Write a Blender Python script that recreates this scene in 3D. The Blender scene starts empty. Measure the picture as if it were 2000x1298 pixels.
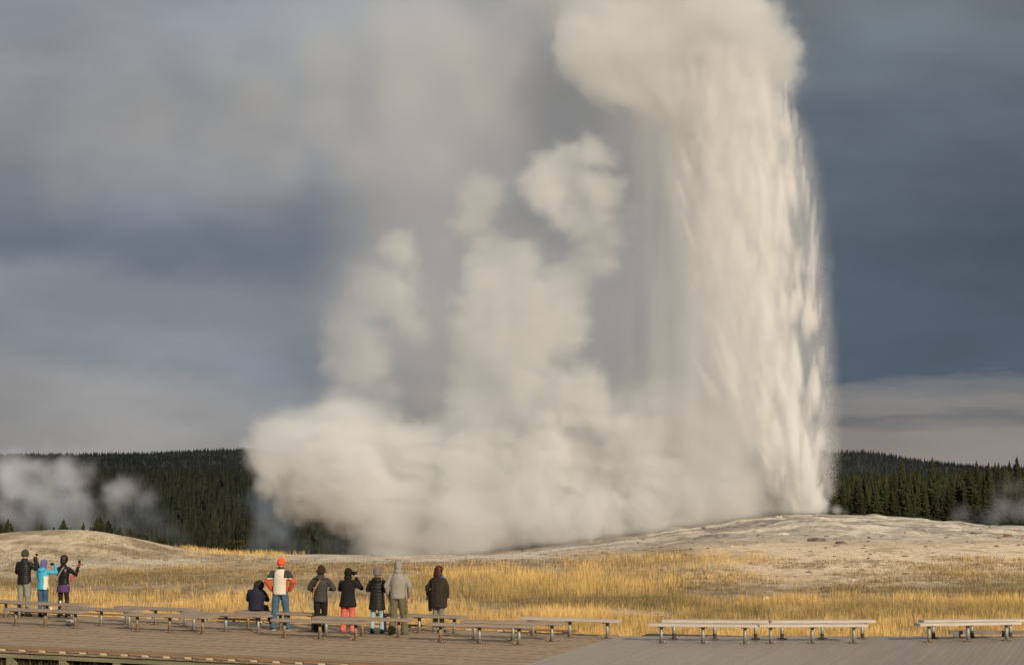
import bpy, bmesh, math, random
import numpy as np
from mathutils import Vector, Matrix

# ------------------------------------------------------------------ camera
SC = bpy.context.scene
COL = SC.collection
F, HY, CAMH = 3889.0, 920.0, 4.1          # focal length in px of a 2000 px wide frame, horizon row, eye height
cam = bpy.data.cameras.new('camera'); cam_o = bpy.data.objects.new('camera', cam); COL.objects.link(cam_o)
cam.sensor_width = 36.0; cam.lens = 36.0 * F / 2000.0
cam.clip_start = 0.5; cam.clip_end = 30000.0
PITCH = math.atan((HY - 649.0) / F)
cam_o.location = (0, 0, CAMH); cam_o.rotation_euler = (math.pi / 2 + PITCH, 0, 0)
SC.camera = cam_o

# ------------------------------------------------------------------ light
SUN_EL, SUN_AZ = math.radians(21.0), math.radians(27.0)   # low sun behind the viewer's right shoulder
to_sun = Vector((math.sin(SUN_AZ) * math.cos(SUN_EL), -math.cos(SUN_AZ) * math.cos(SUN_EL), math.sin(SUN_EL)))
sun = bpy.data.lights.new('sun', 'SUN'); sun.energy = 4.3; sun.angle = math.radians(0.5); sun.color = (1.0, 0.845, 0.635)
sun_o = bpy.data.objects.new('sun', sun); COL.objects.link(sun_o)
sun_o.rotation_euler = (-to_sun).to_track_quat('-Z', 'Y').to_euler()

W = bpy.data.worlds.new('World'); SC.world = W; W.use_nodes = True
nt = W.node_tree; nt.nodes.clear()
def wn(t, **k):
    n = nt.nodes.new(t)
    for a, b in k.items(): setattr(n, a, b)
    return n
L = nt.links.new
out = wn('ShaderNodeOutputWorld'); bg = wn('ShaderNodeBackground'); bg.inputs['Strength'].default_value = 0.1
sky = wn('ShaderNodeTexSky', sky_type='NISHITA', sun_disc=False, sun_elevation=SUN_EL,
         sun_rotation=math.atan2(to_sun.x, to_sun.y), dust_density=2.0, air_density=1.3)
tc = wn('ShaderNodeTexCoord'); sep = wn('ShaderNodeSeparateXYZ'); L(tc.outputs['Generated'], sep.inputs[0])
# storm cloud deck: colour by height above the horizon, streaked by flat noise; the bank is heavier towards +X
def noise_n(scale, stretch, loc, detail, rough=.5):
    m_ = wn('ShaderNodeMapping'); m_.inputs['Scale'].default_value = (1, 1, stretch); m_.inputs['Location'].default_value = loc; L(tc.outputs['Generated'], m_.inputs[0])
    q = wn('ShaderNodeTexNoise'); q.inputs['Scale'].default_value = scale; q.inputs['Detail'].default_value = detail; q.inputs['Roughness'].default_value = rough; L(m_.outputs[0], q.inputs['Vector']); return q.outputs['Fac']
def math_n(op, a, b, c=None):
    q = wn('ShaderNodeMath', operation=op)
    for i, v in enumerate((a, b, c)):
        if v is None: continue
        if isinstance(v, (int, float)): q.inputs[i].default_value = v
        else: L(v, q.inputs[i])
    return q.outputs[0]
def map_n(v, a, b, c, d):
    q = wn('ShaderNodeMapRange', interpolation_type='SMOOTHSTEP'); q.inputs['From Min'].default_value = a; q.inputs['From Max'].default_value = b; q.inputs['To Min'].default_value = c; q.inputs['To Max'].default_value = d; L(v, q.inputs['Value']); return q.outputs[0]
def ramp_n(fac, stops):
    q = wn('ShaderNodeValToRGB'); L(fac, q.inputs['Fac']); e = q.color_ramp.elements; q.color_ramp.interpolation = 'EASE'
    while len(e) < len(stops): e.new(0.5)
    for x, (p, c) in zip(e, stops): x.position = p; x.color = (*c, 1)
    return q.outputs['Color']
def mix_n(f, a, b, mode='MIX'):
    q = wn('ShaderNodeMix', data_type='RGBA', blend_type=mode)
    if isinstance(f, float): q.inputs['Factor'].default_value = f
    else: L(f, q.inputs['Factor'])
    L(a, q.inputs[6]); L(b, q.inputs[7]); return q.outputs[2]
flat_n = noise_n(5.0, 7.0, (1.3, .2, 3.1), 6, .55); broad_n = noise_n(4.0, 1.9, (4.1, 2.7, .9), 6)
h_right = math_n('ADD', math_n('MULTIPLY_ADD', flat_n, .058, -.029), sep.outputs['Z'])
h_left = math_n('ADD', math_n('MULTIPLY_ADD', broad_n, .13, -.065), sep.outputs['Z'])
c_right = ramp_n(h_right, [(0.0, (.27, .24, .225)), (.020, (.25, .222, .205)), (.027, (.150, .150, .155)), (.033, (.21, .20, .195)), (.041, (.16, .162, .17)), (.047, (.076, .100, .132)), (.10, (.080, .104, .138)), (.17, (.112, .136, .166)), (.235, (.155, .178, .200)), (.45, (.25, .27, .29)), (1.0, (.42, .43, .45))])
c_left = ramp_n(h_left, [(0.0, (.33, .32, .31)), (.040, (.29, .29, .295)), (.060, (.23, .255, .29)), (.088, (.26, .285, .32)), (.110, (.17, .20, .25)), (.128, (.20, .225, .265)), (.155, (.25, .262, .285)), (.21, (.28, .31, .345)), (.30, (.31, .34, .37)), (1.0, (.45, .46, .47))])
side = map_n(math_n('ADD', sep.outputs['X'], math_n('MULTIPLY_ADD', broad_n, .14, -.07)), -.16, .14, 0, 1)
cl = mix_n(side, c_left, c_right)
gain = wn('ShaderNodeVectorMath', operation='SCALE'); L(cl, gain.inputs[0]); L(map_n(noise_n(7, 2.6, (.3, 5.2, 1.7), 6), .3, .7, 8.4, 11.6), gain.inputs['Scale'])
breaks = map_n(noise_n(3.3, 2.4, (2.3, .4, 7.7), 4), .52, .78, 0, .22)
L(mix_n(breaks, gain.outputs[0], sky.outputs[0]), bg.inputs['Color']); L(bg.outputs[0], out.inputs['Surface'])

SC.view_settings.view_transform = 'Standard'; SC.view_settings.look = 'None'; SC.view_settings.gamma = 1.0
SC.view_settings.exposure = 0.0; SC.view_settings.use_curve_mapping = False
SC.render.engine = 'CYCLES'
cy = SC.cycles
cy.max_bounces = 12; cy.diffuse_bounces = 3; cy.glossy_bounces = 2; cy.transmission_bounces = 3
cy.volume_bounces = 6; cy.transparent_max_bounces = 12; cy.use_denoising = True; cy.denoiser = 'OPENIMAGEDENOISE'
cy.volume_step_rate = 2.4; cy.volume_max_steps = 256

# ------------------------------------------------------------------ small helpers
def at(px, py, d):                         # a point of the place seen at a photo pixel, d metres ahead
    c, s = math.cos(PITCH), math.sin(PITCH)
    x, y = (px - 1000.0) / F, (649.0 - py) / F
    v = Vector((x, c - y * s, s + y * c)); v *= d / v.y
    return Vector((v.x, v.y, v.z + CAMH))
def gd(px, py, z=0.0):                     # the point of the level z seen at a photo pixel
    c, s = math.cos(PITCH), math.sin(PITCH)
    x, y = (px - 1000.0) / F, (649.0 - py) / F
    v = Vector((x, c - y * s, s + y * c)); v *= (z - CAMH) / v.z
    return Vector((v.x, v.y, z))
def tag(o, label=None, cat=None, group=None, kind=None):
    if label: o['label'] = label
    if cat: o['category'] = cat
    if group: o['group'] = group
    if kind: o['kind'] = kind
    return o

# value noise on arrays
_RNG = np.random.default_rng(7)
_LAT = _RNG.random((64, 64, 64)).astype(np.float32)
def vnoise(x, y, z, seed=0):
    x = np.asarray(x, np.float32) + seed * 17.31; y = np.asarray(y, np.float32) + seed * 7.77; z = np.asarray(z, np.float32) + seed * 3.13
    xi = np.floor(x); yi = np.floor(y); zi = np.floor(z)
    fx = x - xi; fy = y - yi; fz = z - zi
    fx = fx * fx * fx * (fx * (fx * 6 - 15) + 10); fy = fy * fy * fy * (fy * (fy * 6 - 15) + 10); fz = fz * fz * fz * (fz * (fz * 6 - 15) + 10)
    x0 = xi.astype(np.int32) & 63; y0 = yi.astype(np.int32) & 63; z0 = zi.astype(np.int32) & 63
    x1 = (x0 + 1) & 63; y1 = (y0 + 1) & 63; z1 = (z0 + 1) & 63
    l = _LAT
    a = l[x0, y0, z0] * (1 - fx) + l[x1, y0, z0] * fx; b = l[x0, y1, z0] * (1 - fx) + l[x1, y1, z0] * fx
    c = l[x0, y0, z1] * (1 - fx) + l[x1, y0, z1] * fx; d = l[x0, y1, z1] * (1 - fx) + l[x1, y1, z1] * fx
    return (a * (1 - fy) + b * fy) * (1 - fz) + (c * (1 - fy) + d * fy) * fz
def turn3(x, y, z):                        # turn the lattice so that no octave lines up with the axes
    return .36 * x + .48 * y - .8 * z, -.8 * x + .6 * y, .48 * x + .64 * y + .6 * z
def fbm(x, y, z, oct=4, gain=0.5, seed=0):
    s = 0; a = 1.0; t = 0.0
    for i in range(oct):
        s = s + a * vnoise(x * 2**i, y * 2**i, z * 2**i, seed + i); t += a; a *= gain; x, y, z = turn3(x, y, z)
    return s / t
def billow(x, y, z, oct=3, gain=0.5, seed=0):     # cauliflower-like: rounded bulges with creases
    x, y, z = turn3(x, y, z); s = 0; a = 1.0; t = 0.0
    for i in range(oct):
        n = vnoise(x * 2**i, y * 2**i, z * 2**i, seed + i)
        s = s + a * (1 - np.abs(2 * n - 1) * 2.0); t += a; a *= gain; x, y, z = turn3(x, y, z)
    return -s / t
def sstep(a, b, x):
    t = np.clip((x - a) / (b - a), 0, 1); return t * t * (3 - 2 * t)

# ------------------------------------------------------------------ node material helpers
def new_mat(name):
    m = bpy.data.materials.new(name); m.use_nodes = True
    return m, m.node_tree, m.node_tree.nodes['Principled BSDF']

VENT_D = 144.0
PXM = F / VENT_D
VENT = at(1566, 1003, VENT_D)

# ------------------------------------------------------------------ mesh helpers
def mesh_obj(name, verts, faces, mat=None, parent=None, smooth=False):
    me = bpy.data.meshes.new(name)
    me.from_pydata([tuple(v) for v in verts], [], [tuple(f) for f in faces])
    if mat: me.materials.append(mat)
    if smooth: me.polygons.foreach_set('use_smooth', [True] * len(me.polygons))
    o = bpy.data.objects.new(name, me); COL.objects.link(o)
    if parent: o.parent = parent
    return o
def np_mesh(name, V, Fq, mat, smooth=False, col=None):
    """V float[n,3], Fq int[m,k]: fast mesh, optional colour attribute 'tint'"""
    me = bpy.data.meshes.new(name); n, (m, k) = len(V), Fq.shape
    me.vertices.add(n); me.vertices.foreach_set('co', np.asarray(V, np.float32).ravel())
    me.loops.add(m * k); me.loops.foreach_set('vertex_index', Fq.astype(np.int32).ravel())
    me.polygons.add(m); me.polygons.foreach_set('loop_start', np.arange(0, m * k, k, dtype=np.int32))
    me.update(calc_edges=True)
    if smooth: me.polygons.foreach_set('use_smooth', np.ones(m, bool))
    if col is not None:
        a = me.color_attributes.new('tint', 'FLOAT_COLOR', 'POINT')
        a.data.foreach_set('color', np.c_[col, np.ones(n)].astype(np.float32).ravel())
    me.materials.append(mat)
    o = bpy.data.objects.new(name, me); COL.objects.link(o)
    return o
def box(verts, faces, c, s, M=None):
    b = len(verts)
    for z in (-1, 1):
        for (x, y) in ((-1, -1), (1, -1), (1, 1), (-1, 1)):
            v = Vector((c[0] + x * s[0] / 2, c[1] + y * s[1] / 2, c[2] + z * s[2] / 2)); verts.append(M @ v if M else v)
    faces += [[b, b+3, b+2, b+1], [b+4, b+5, b+6, b+7], [b, b+1, b+5, b+4], [b+1, b+2, b+6, b+5], [b+2, b+3, b+7, b+6], [b+3, b, b+4, b+7]]
def cyl(verts, faces, c, r, h, n=12, r2=None):
    b = len(verts); r2 = r if r2 is None else r2
    for (z, rr) in ((0, r), (h, r2)):
        for i in range(n):
            a = 2 * math.pi * i / n; verts.append(Vector((c[0] + rr * math.cos(a), c[1] + rr * math.sin(a), c[2] + z)))
    for i in range(n):
        j = (i + 1) % n; faces.append([b + i, b + j, b + n + j, b + n + i])
    faces.append([b + i for i in range(n)][::-1]); faces.append([b + n + i for i in range(n)])
def noise_col(t, b, scale, c1, c2, coord='Object', detail=5, rough=.6, lo=.35, hi=.65, stretch=(1, 1, 1)):
    tcn = t.nodes.new('ShaderNodeTexCoord'); mpn = t.nodes.new('ShaderNodeMapping'); mpn.inputs['Scale'].default_value = stretch
    n = t.nodes.new('ShaderNodeTexNoise'); n.inputs['Scale'].default_value = scale; n.inputs['Detail'].default_value = detail; n.inputs['Roughness'].default_value = rough
    r = t.nodes.new('ShaderNodeValToRGB'); r.color_ramp.elements[0].position = lo; r.color_ramp.elements[1].position = hi
    r.color_ramp.elements[0].color = (*c1, 1); r.color_ramp.elements[1].color = (*c2, 1)
    t.links.new(tcn.outputs[coord], mpn.inputs[0]); t.links.new(mpn.outputs[0], n.inputs['Vector']); t.links.new(n.outputs['Fac'], r.inputs['Fac'])
    if b: t.links.new(r.outputs['Color'], b.inputs['Base Color'])
    return r, n, mpn
def bump(t, b, src, strength=.3, dist=.02):
    q = t.nodes.new('ShaderNodeBump'); q.inputs['Strength'].default_value = strength; q.inputs['Distance'].default_value = dist
    t.links.new(src, q.inputs['Height']); t.links.new(q.outputs[0], b.inputs['Normal'])
def simple_mat(name, c1, c2, scale=8, rough=.8, bmp=.2, bd=.01, metal=0, stretch=(1, 1, 1), coord='Object'):
    m, t, b = new_mat(name); r, n, _ = noise_col(t, b, scale, c1, c2, stretch=stretch, coord=coord)
    b.inputs['Roughness'].default_value = rough; b.inputs['Metallic'].default_value = metal
    b.inputs['Specular IOR Level'].default_value = .3
    if bmp: bump(t, b, n.outputs['Fac'], bmp, bd)
    return m

# ------------------------------------------------------------------ terrain
def px_of(X, Y, Z):                        # used only to read the photograph's layout into ground masks
    c, s = math.cos(PITCH), math.sin(PITCH)
    dz = Z - CAMH; f = Y * c + dz * s; u = -Y * s + dz * c
    return 1000 + F * X / f, 649 - F * u / f
def ground_z(X, Y):
    X = np.asarray(X, float); Y = np.asarray(Y, float)
    z = -0.46 - 0.08 * sstep(58, 100, Y) + 0.05 * (fbm(X * .25, Y * .25, X * 0, 3, seed=61) - .5) * 2 * sstep(52, 60, Y)
    z = z + .55 * sstep(72, 112, Y) * sstep(1, 17, X)
    left = 1 - sstep(-2, 16, X)
    z = z - 3.2 * sstep(110, 150, Y) * left - 2.2 * sstep(125, 165, Y) * (1 - left) - 8 * sstep(150, 330, Y)
    fr = (X + 11.87) * .410 + (Y - 46.15) * .912                    # bank of turf before the boardwalk
    z = z + .17 * sstep(.1, -.7, fr) * (X < 3)
    # left sinter mound
    dx = X + 24.0; w = np.where(dx > 0, 5.6, 9.0)
    z = z + 1.5 * np.exp(-(dx / w)**2 - ((Y - 108) / 6.5)**2)
    # geyser mound
    dx = X - VENT.x; dy = Y - VENT_D
    dxs = np.where(dx > 0, dx * .56, dx); dys = np.where(dy < 0, dy * .62, dy * .9)
    r = np.sqrt(dxs**2 + dys**2)
    mz = VENT.z - .02 - 0.135 * np.maximum(np.sqrt(r * r + 4) - 2.2, 0) + .012 * np.maximum(r - 12, 0)
    k = .35; h = np.clip(.5 + .5 * (mz - z) / k, 0, 1)
    z = z * (1 - h) + mz * h + k * h * (1 - h)
    # rough crusty sinter
    rock = np.exp(-(np.maximum(r - 10, 0) / 5)**2)
    ter = fbm(X * .35, Y * .35, X * 0, 4, seed=71); ter = ter + .35 * (np.floor(ter * 9) / 9 - ter)
    z = z + rock * (.55 * (ter - .5) + .26 * (np.abs(vnoise(X * .9, Y * .5, X * 0, 5) - .5)) - .05) * sstep(.0, 3, r)
    z = z + .05 * (fbm(X * 1.1, Y * 1.1, X * 0, 2, seed=81) - .5) * sstep(60, 75, Y)
    return z
def axis(segs):
    a = [segs[0][0]]
    for (s, e, st) in segs:
        n = max(1, int(round((e - s) / st))); a += list(np.linspace(s, e, n + 1)[1:])
    return np.array(a)
xs = axis([(-9000, -1000, 1000), (-1000, -200, 80), (-200, -60, 8), (-60, -34, 1.2), (-34, 44, .3), (44, 70, 1.2), (70, 220, 8), (220, 1000, 80), (1000, 9000, 1000)])
ys = axis([(-200, 20, 20), (20, 38, 2), (38, 62, .5), (62, 150, .3), (150, 200, 1.5), (200, 420, 8), (420, 1000, 60), (1000, 12000, 1000)])
GX, GY = np.meshgrid(xs, ys, indexing='ij'); GZ = ground_z(GX, GY)
def soft(a, b, c, d, v):                   # 0 below a, 1 between b and c, 0 above d
    return sstep(a, b, v) * (1 - sstep(c, d, v))
def zones(X, Y, Z):
    """layout of the field: tall gold grass, olive growth, pale sinter (0..1 each) and grass height"""
    px, py = px_of(X, Y, Z)
    j = (fbm(X * .22, Y * .1, X * 0, 3, seed=91) - .5)
    px = px + 260 * j; py = py + 34 * (fbm(X * .3, Y * .12, X * 0, 3, seed=95) - .5)
    gold = np.zeros_like(X); tall = np.full_like(X, .28)
    def put(x0, x1, y0, y1, w, h, ex=60, ey=6):
        nonlocal gold, tall
        m = soft(x0 - ex, x0 + ex, x1 - ex, x1 + ex, px) * soft(y0 - ey, y0 + ey, y1 - ey, y1 + ey, py) * w
        tall = np.where(m > gold, h, tall); gold = np.maximum(gold, m)
    put(-900, 1290, 1198, 1300, 1.0, .44)
    put(-900, 640, 1160, 1192, .8, .42)
    put(500, 900, 1178, 1205, .75, .38)
    put(820, 1340, 1112, 1170, .95, .55)
    put(1000, 1260, 1170, 1192, .45, .30)
    put(1280, 2900, 1168, 1218, .8, .42)
    put(1250, 2900, 1213, 1300, 1.0, .34)
    put(1150, 1480, 1085, 1112, .7, .42)
    put(1290, 1560, 1118, 1138, .55, .35)
    put(100, 420, 1108, 1128, .55, .33)
    put(400, 530, 1074, 1090, .9, .34, 25, 5)
    put(1830, 2600, 1100, 1132, .6, .36)
    put(200, 900, 1100, 1150, .25, .22)
    olive = soft(820, 1000, 1340, 1500, px) * soft(1164, 1170, 1184, 1190, py) + .8 * soft(1500, 1800, 2500, 2600, px) * soft(1105, 1112, 1150, 1180, py) + .8 * soft(1280, 1400, 2500, 2600, px) * soft(1182, 1190, 1206, 1214, py) \
        + .6 * soft(400, 700, 1000, 1200, px) * soft(1140, 1148, 1160, 1170, py) + .5 * soft(-400, 0, 700, 900, px) * soft(1120, 1128, 1140, 1150, py)
    pale = soft(800, 900, 1250, 1330, px) * soft(1188, 1192, 1196, 1199, py)
    return np.clip(gold, 0, 1), np.clip(olive, 0, 1), np.clip(pale, 0, 1), tall, px, py
gold, olive, pale, tall, PX, PY = zones(GX, GY, GZ)
n_a = fbm(GX * .18, GY * .12, GX * 0, 4, seed=101); n_b = fbm(GX * .9, GY * .5, GX * 0, 4, seed=111); n_c = fbm(GX * 2.2, GY * 1.2, GX * 0, 2, seed=121)
def C(*c): return np.array(c, float)
col = np.ones(GX.shape + (3,)) * C(.42, .315, .20)                                   # dry soil
def lay(m, c):
    global col
    col = col * (1 - m[..., None]) + c * m[..., None]
lay(sstep(.46, .60, n_b) * .7, C(.20, .15, .09)); lay(sstep(.5, .66, n_a) * .6, C(.30, .22, .11))
lay(sstep(.50, .60, fbm(GX * .5, GY * .3, GX * 0, 4, .6, seed=105)) * .65 * (GY > 60), C(.54, .435, .31)); lay(gold * .8, C(.34, .22, .085)); lay(olive * .75, C(.15, .12, .055))
dxm = GX - VENT.x; rr = np.sqrt(np.where(dxm > 0, dxm * .5, dxm * .75)**2 + ((GY - VENT_D) * .62)**2)
sand = sstep(1290, 1500, PX) * soft(1040, 1066, 1118, 1158, PY)                        # bare sandy apron right
lay(np.clip(sand * (.65 + .5 * n_a), 0, 1), C(.80, .64, .46)); lay(sand * sstep(.58, .68, n_b) * .55, C(.27, .19, .10))
flat = soft(1070, 1082, 1096, 1106, PY + 24 * (n_a - .5)) * (1 - sstep(1000, 1300, PX)) * sstep(88, 95, GY)
lay(flat * .9, C(.66, .58, .48)); lay(flat * sstep(.5, .58, n_b) * .5, C(.27, .21, .15))
lm = np.exp(-((GX + 24) / 11)**2 - ((GY - 107) / 8)**2)
lay(np.clip(lm * 1.5, 0, 1), C(.56, .46, .33)); lay(np.clip(lm * 1.5, 0, 1) * sstep(.53, .62, fbm(GX * .35, GY * .9 + GX * .25, GX * 0, 4, seed=131)) * .7, C(.24, .19, .12))
mound = np.clip(1.25 - rr / 16, 0, 1) ** .6 * sstep(96, 106, GY + 6 * n_a)
lay(mound, C(.64, .57, .47)); lay(mound * sstep(.44, .60, fbm(GX * .30, GY * .85, GX * 0, 5, seed=141)) * .75, C(.25, .225, .215)); lay(mound * sstep(.58, .66, n_c * .5 + n_b * .5) * .8, C(.13, .11, .10)); lay(mound * sstep(.40, .54, fbm(GX * .22, GY * .9, GX * 0, 5, .6, seed=145)) * soft(820, 1000, 1420, 1650, PX) * .7, C(.19, .17, .155)); lay(mound * sstep(.58, .7, fbm(GX * .2, GY * .7, GX * 0, 4, seed=151)), C(.72, .69, .63))
lay(pale * .9, C(.52, .44, .33))
far = sstep(135, 190, GY); lay(far, C(.030, .030, .020))
near = 1 - sstep(49.5, 51, GY + GX * .42); lay(near * (GX < 3) * .9, C(.10, .085, .05))
def ground_mat():
    m, t, b = new_mat('ground'); a = t.nodes.new('ShaderNodeAttribute'); a.attribute_name = 'tint'
    r, n, _ = noise_col(t, None, 2.6, (.64, .62, .58), (1.30, 1.29, 1.26), lo=.32, hi=.62, detail=9, rough=.78, stretch=(1, .45, 1))
    r2, n2, _ = noise_col(t, None, .9, (.50, .45, .40), (1, 1, 1), lo=.30, hi=.39, detail=8, rough=.8, stretch=(1, .5, 1))      # dark crumbs and crust
    mm = t.nodes.new('ShaderNodeMix'); mm.data_type = 'RGBA'; mm.blend_type = 'MULTIPLY'; mm.inputs['Factor'].default_value = 1; t.links.new(r.outputs['Color'], mm.inputs[6]); t.links.new(r2.outputs['Color'], mm.inputs[7])
    mx = t.nodes.new('ShaderNodeMix'); mx.data_type = 'RGBA'; mx.blend_type = 'MULTIPLY'; mx.inputs['Factor'].default_value = 1
    t.links.new(a.outputs['Color'], mx.inputs[6]); t.links.new(mm.outputs[2], mx.inputs[7]); t.links.new(mx.outputs[2], b.inputs['Base Color'])
    b.inputs['Roughness'].default_value = .95; b.inputs['Specular IOR Level'].default_value = .15; bump(t, b, n.outputs['Fac'], .7, .12)
    return m
def grid_faces(nx, ny):
    i = np.arange(nx - 1)[:, None] * ny + np.arange(ny - 1)[None, :]
    return np.stack([i, i + ny, i + ny + 1, i + 1], -1).reshape(-1, 4)
g_o = np_mesh('ground', np.stack([GX, GY, GZ], -1).reshape(-1, 3), grid_faces(*GX.shape), ground_mat(), True, col.reshape(-1, 3))
tag(g_o, 'dry field of gold grass, pale sand and crusty mineral ground', kind='structure')

# forested hills on the skyline
def hill(name, ridge, R, foot, label, seed):
    rp = np.array(ridge, float)
    u = np.linspace(rp[0, 0], rp[-1, 0], 160); top = np.interp(u, rp[:, 0], rp[:, 1])
    top = CAMH + (HY - top) / F * R
    d = np.r_[np.linspace(foot, R, 26), np.linspace(R * 1.03, R * 1.6, 8)]
    U, D = np.meshgrid((u - 1000) / F * R, d, indexing='ij')
    t = np.clip((D - foot) / (R - foot), 0, 1); up = t * t * .6 + .4 * t
    Zb = -14.0; Z = Zb + (top[:, None] - Zb) * up
    Z = Z + (fbm(U * .006, D * .004, U * 0, 3, seed=seed) - .5) * 8 * np.sin(np.pi * np.clip(t, 0, 1)) * (1 - t) 
    Z = np.where(D > R, top[:, None] - (D - R) * .08, Z)
    X = U * (0.35 + .65 * D / R) if False else U * 1.0
    m = simple_mat('forest_floor_' + name, (.014, .018, .016), (.030, .030, .026), .02, .95, 0)
    o = np_mesh(name, np.stack([X, D, Z], -1).reshape(-1, 3), grid_faces(*X.shape), m, True)
    tag(o, label, kind='structure')
    return U[:, 0], d, Z
HL = hill('hills', [(-1400, 905), (-600, 896), (0, 889), (150, 888), (300, 886), (400, 880), (520, 878), (800, 872), (1100, 884), (1400, 895), (1560, 915), (1700, 930), (2300, 930)], 3000.0, 700.0, 'long dark forested ridge on the skyline behind the steam', 161)
HR = hill('hills', [(1200, 905), (1500, 893), (1610, 885), (1690, 883), (1720, 892), (1760, 905), (1850, 907), (1890, 918), (1960, 914), (2100, 908), (2500, 900), (3200, 905)], 2300.0, 900.0, 'dark rounded wooded hill right of the geyser', 171)

# ------------------------------------------------------------------ grass
def grass_mat(name):
    m, t, b = new_mat(name); a = t.nodes.new('ShaderNodeAttribute'); a.attribute_name = 'tint'
    t.links.new(a.outputs['Color'], b.inputs['Base Color']); b.inputs['Roughness'].default_value = .75; b.inputs['Specular IOR Level'].default_value = .2
    tr = t.nodes.new('ShaderNodeBsdfTranslucent'); t.links.new(a.outputs['Color'], tr.inputs['Color'])
    mx = t.nodes.new('ShaderNodeMixShader'); mx.inputs[0].default_value = .3
    t.links.new(b.outputs[0], mx.inputs[1]); t.links.new(tr.outputs[0], mx.inputs[2]); t.links.new(mx.outputs[0], t.nodes['Material Output'].inputs['Surface'])
    return m
def blades(X, Y, Zg, H, Wd, lean, col, rng, base_col=None):
    """one blade = 2 quads (bent) given as 5 vertices -> 3 triangles"""
    n = len(X); a = rng.uniform(0, 2 * np.pi, n); la = rng.uniform(0, 2 * np.pi, n)
    wx, wy = np.cos(a) * Wd / 2, np.sin(a) * Wd / 2
    lx, ly = np.cos(la) * lean * H, np.sin(la) * lean * H
    V = np.empty((n, 5, 3))
    V[:, 0] = np.c_[X - wx, Y - wy, Zg - .03]; V[:, 1] = np.c_[X + wx, Y + wy, Zg - .03]
    V[:, 2] = np.c_[X - wx * .8 + lx * .35, Y - wy * .8 + ly * .35, Zg + H * .6]; V[:, 3] = np.c_[X + wx * .8 + lx * .35, Y + wy * .8 + ly * .35, Zg + H * .6]
    V[:, 4] = np.c_[X + lx, Y + ly, Zg + H]
    i = np.arange(n)[:, None] * 5
    Fc = np.concatenate([i + [0, 1, 3], i + [0, 3, 2], i + [2, 3, 4]], 0)
    cc = np.repeat(col[:, None, :], 5, 1)
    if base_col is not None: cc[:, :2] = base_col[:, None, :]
    return V.reshape(-1, 3), Fc, cc.reshape(-1, 3)
def in_deck(X, Y):
    e, nn = DECK_E, DECK_N
    a = (X - DECK_O[0]) * e[0] + (Y - DECK_O[1]) * e[1]; b = (X - DECK_O[0]) * nn[0] + (Y - DECK_O[1]) * nn[1]
    left = (b > -.05) & (b < DECK_W + .08)
    sx = X - (.1 + .302 / .953 * (Y - 42.2))
    return np.where(sx < 0, left, (Y < 51.1 + (X > 10.7) * .0) )
DECK_O = (-11.87, 46.15); DECK_E = (.912, -.410); DECK_N = (.410, .912); DECK_W = 9.85
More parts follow.
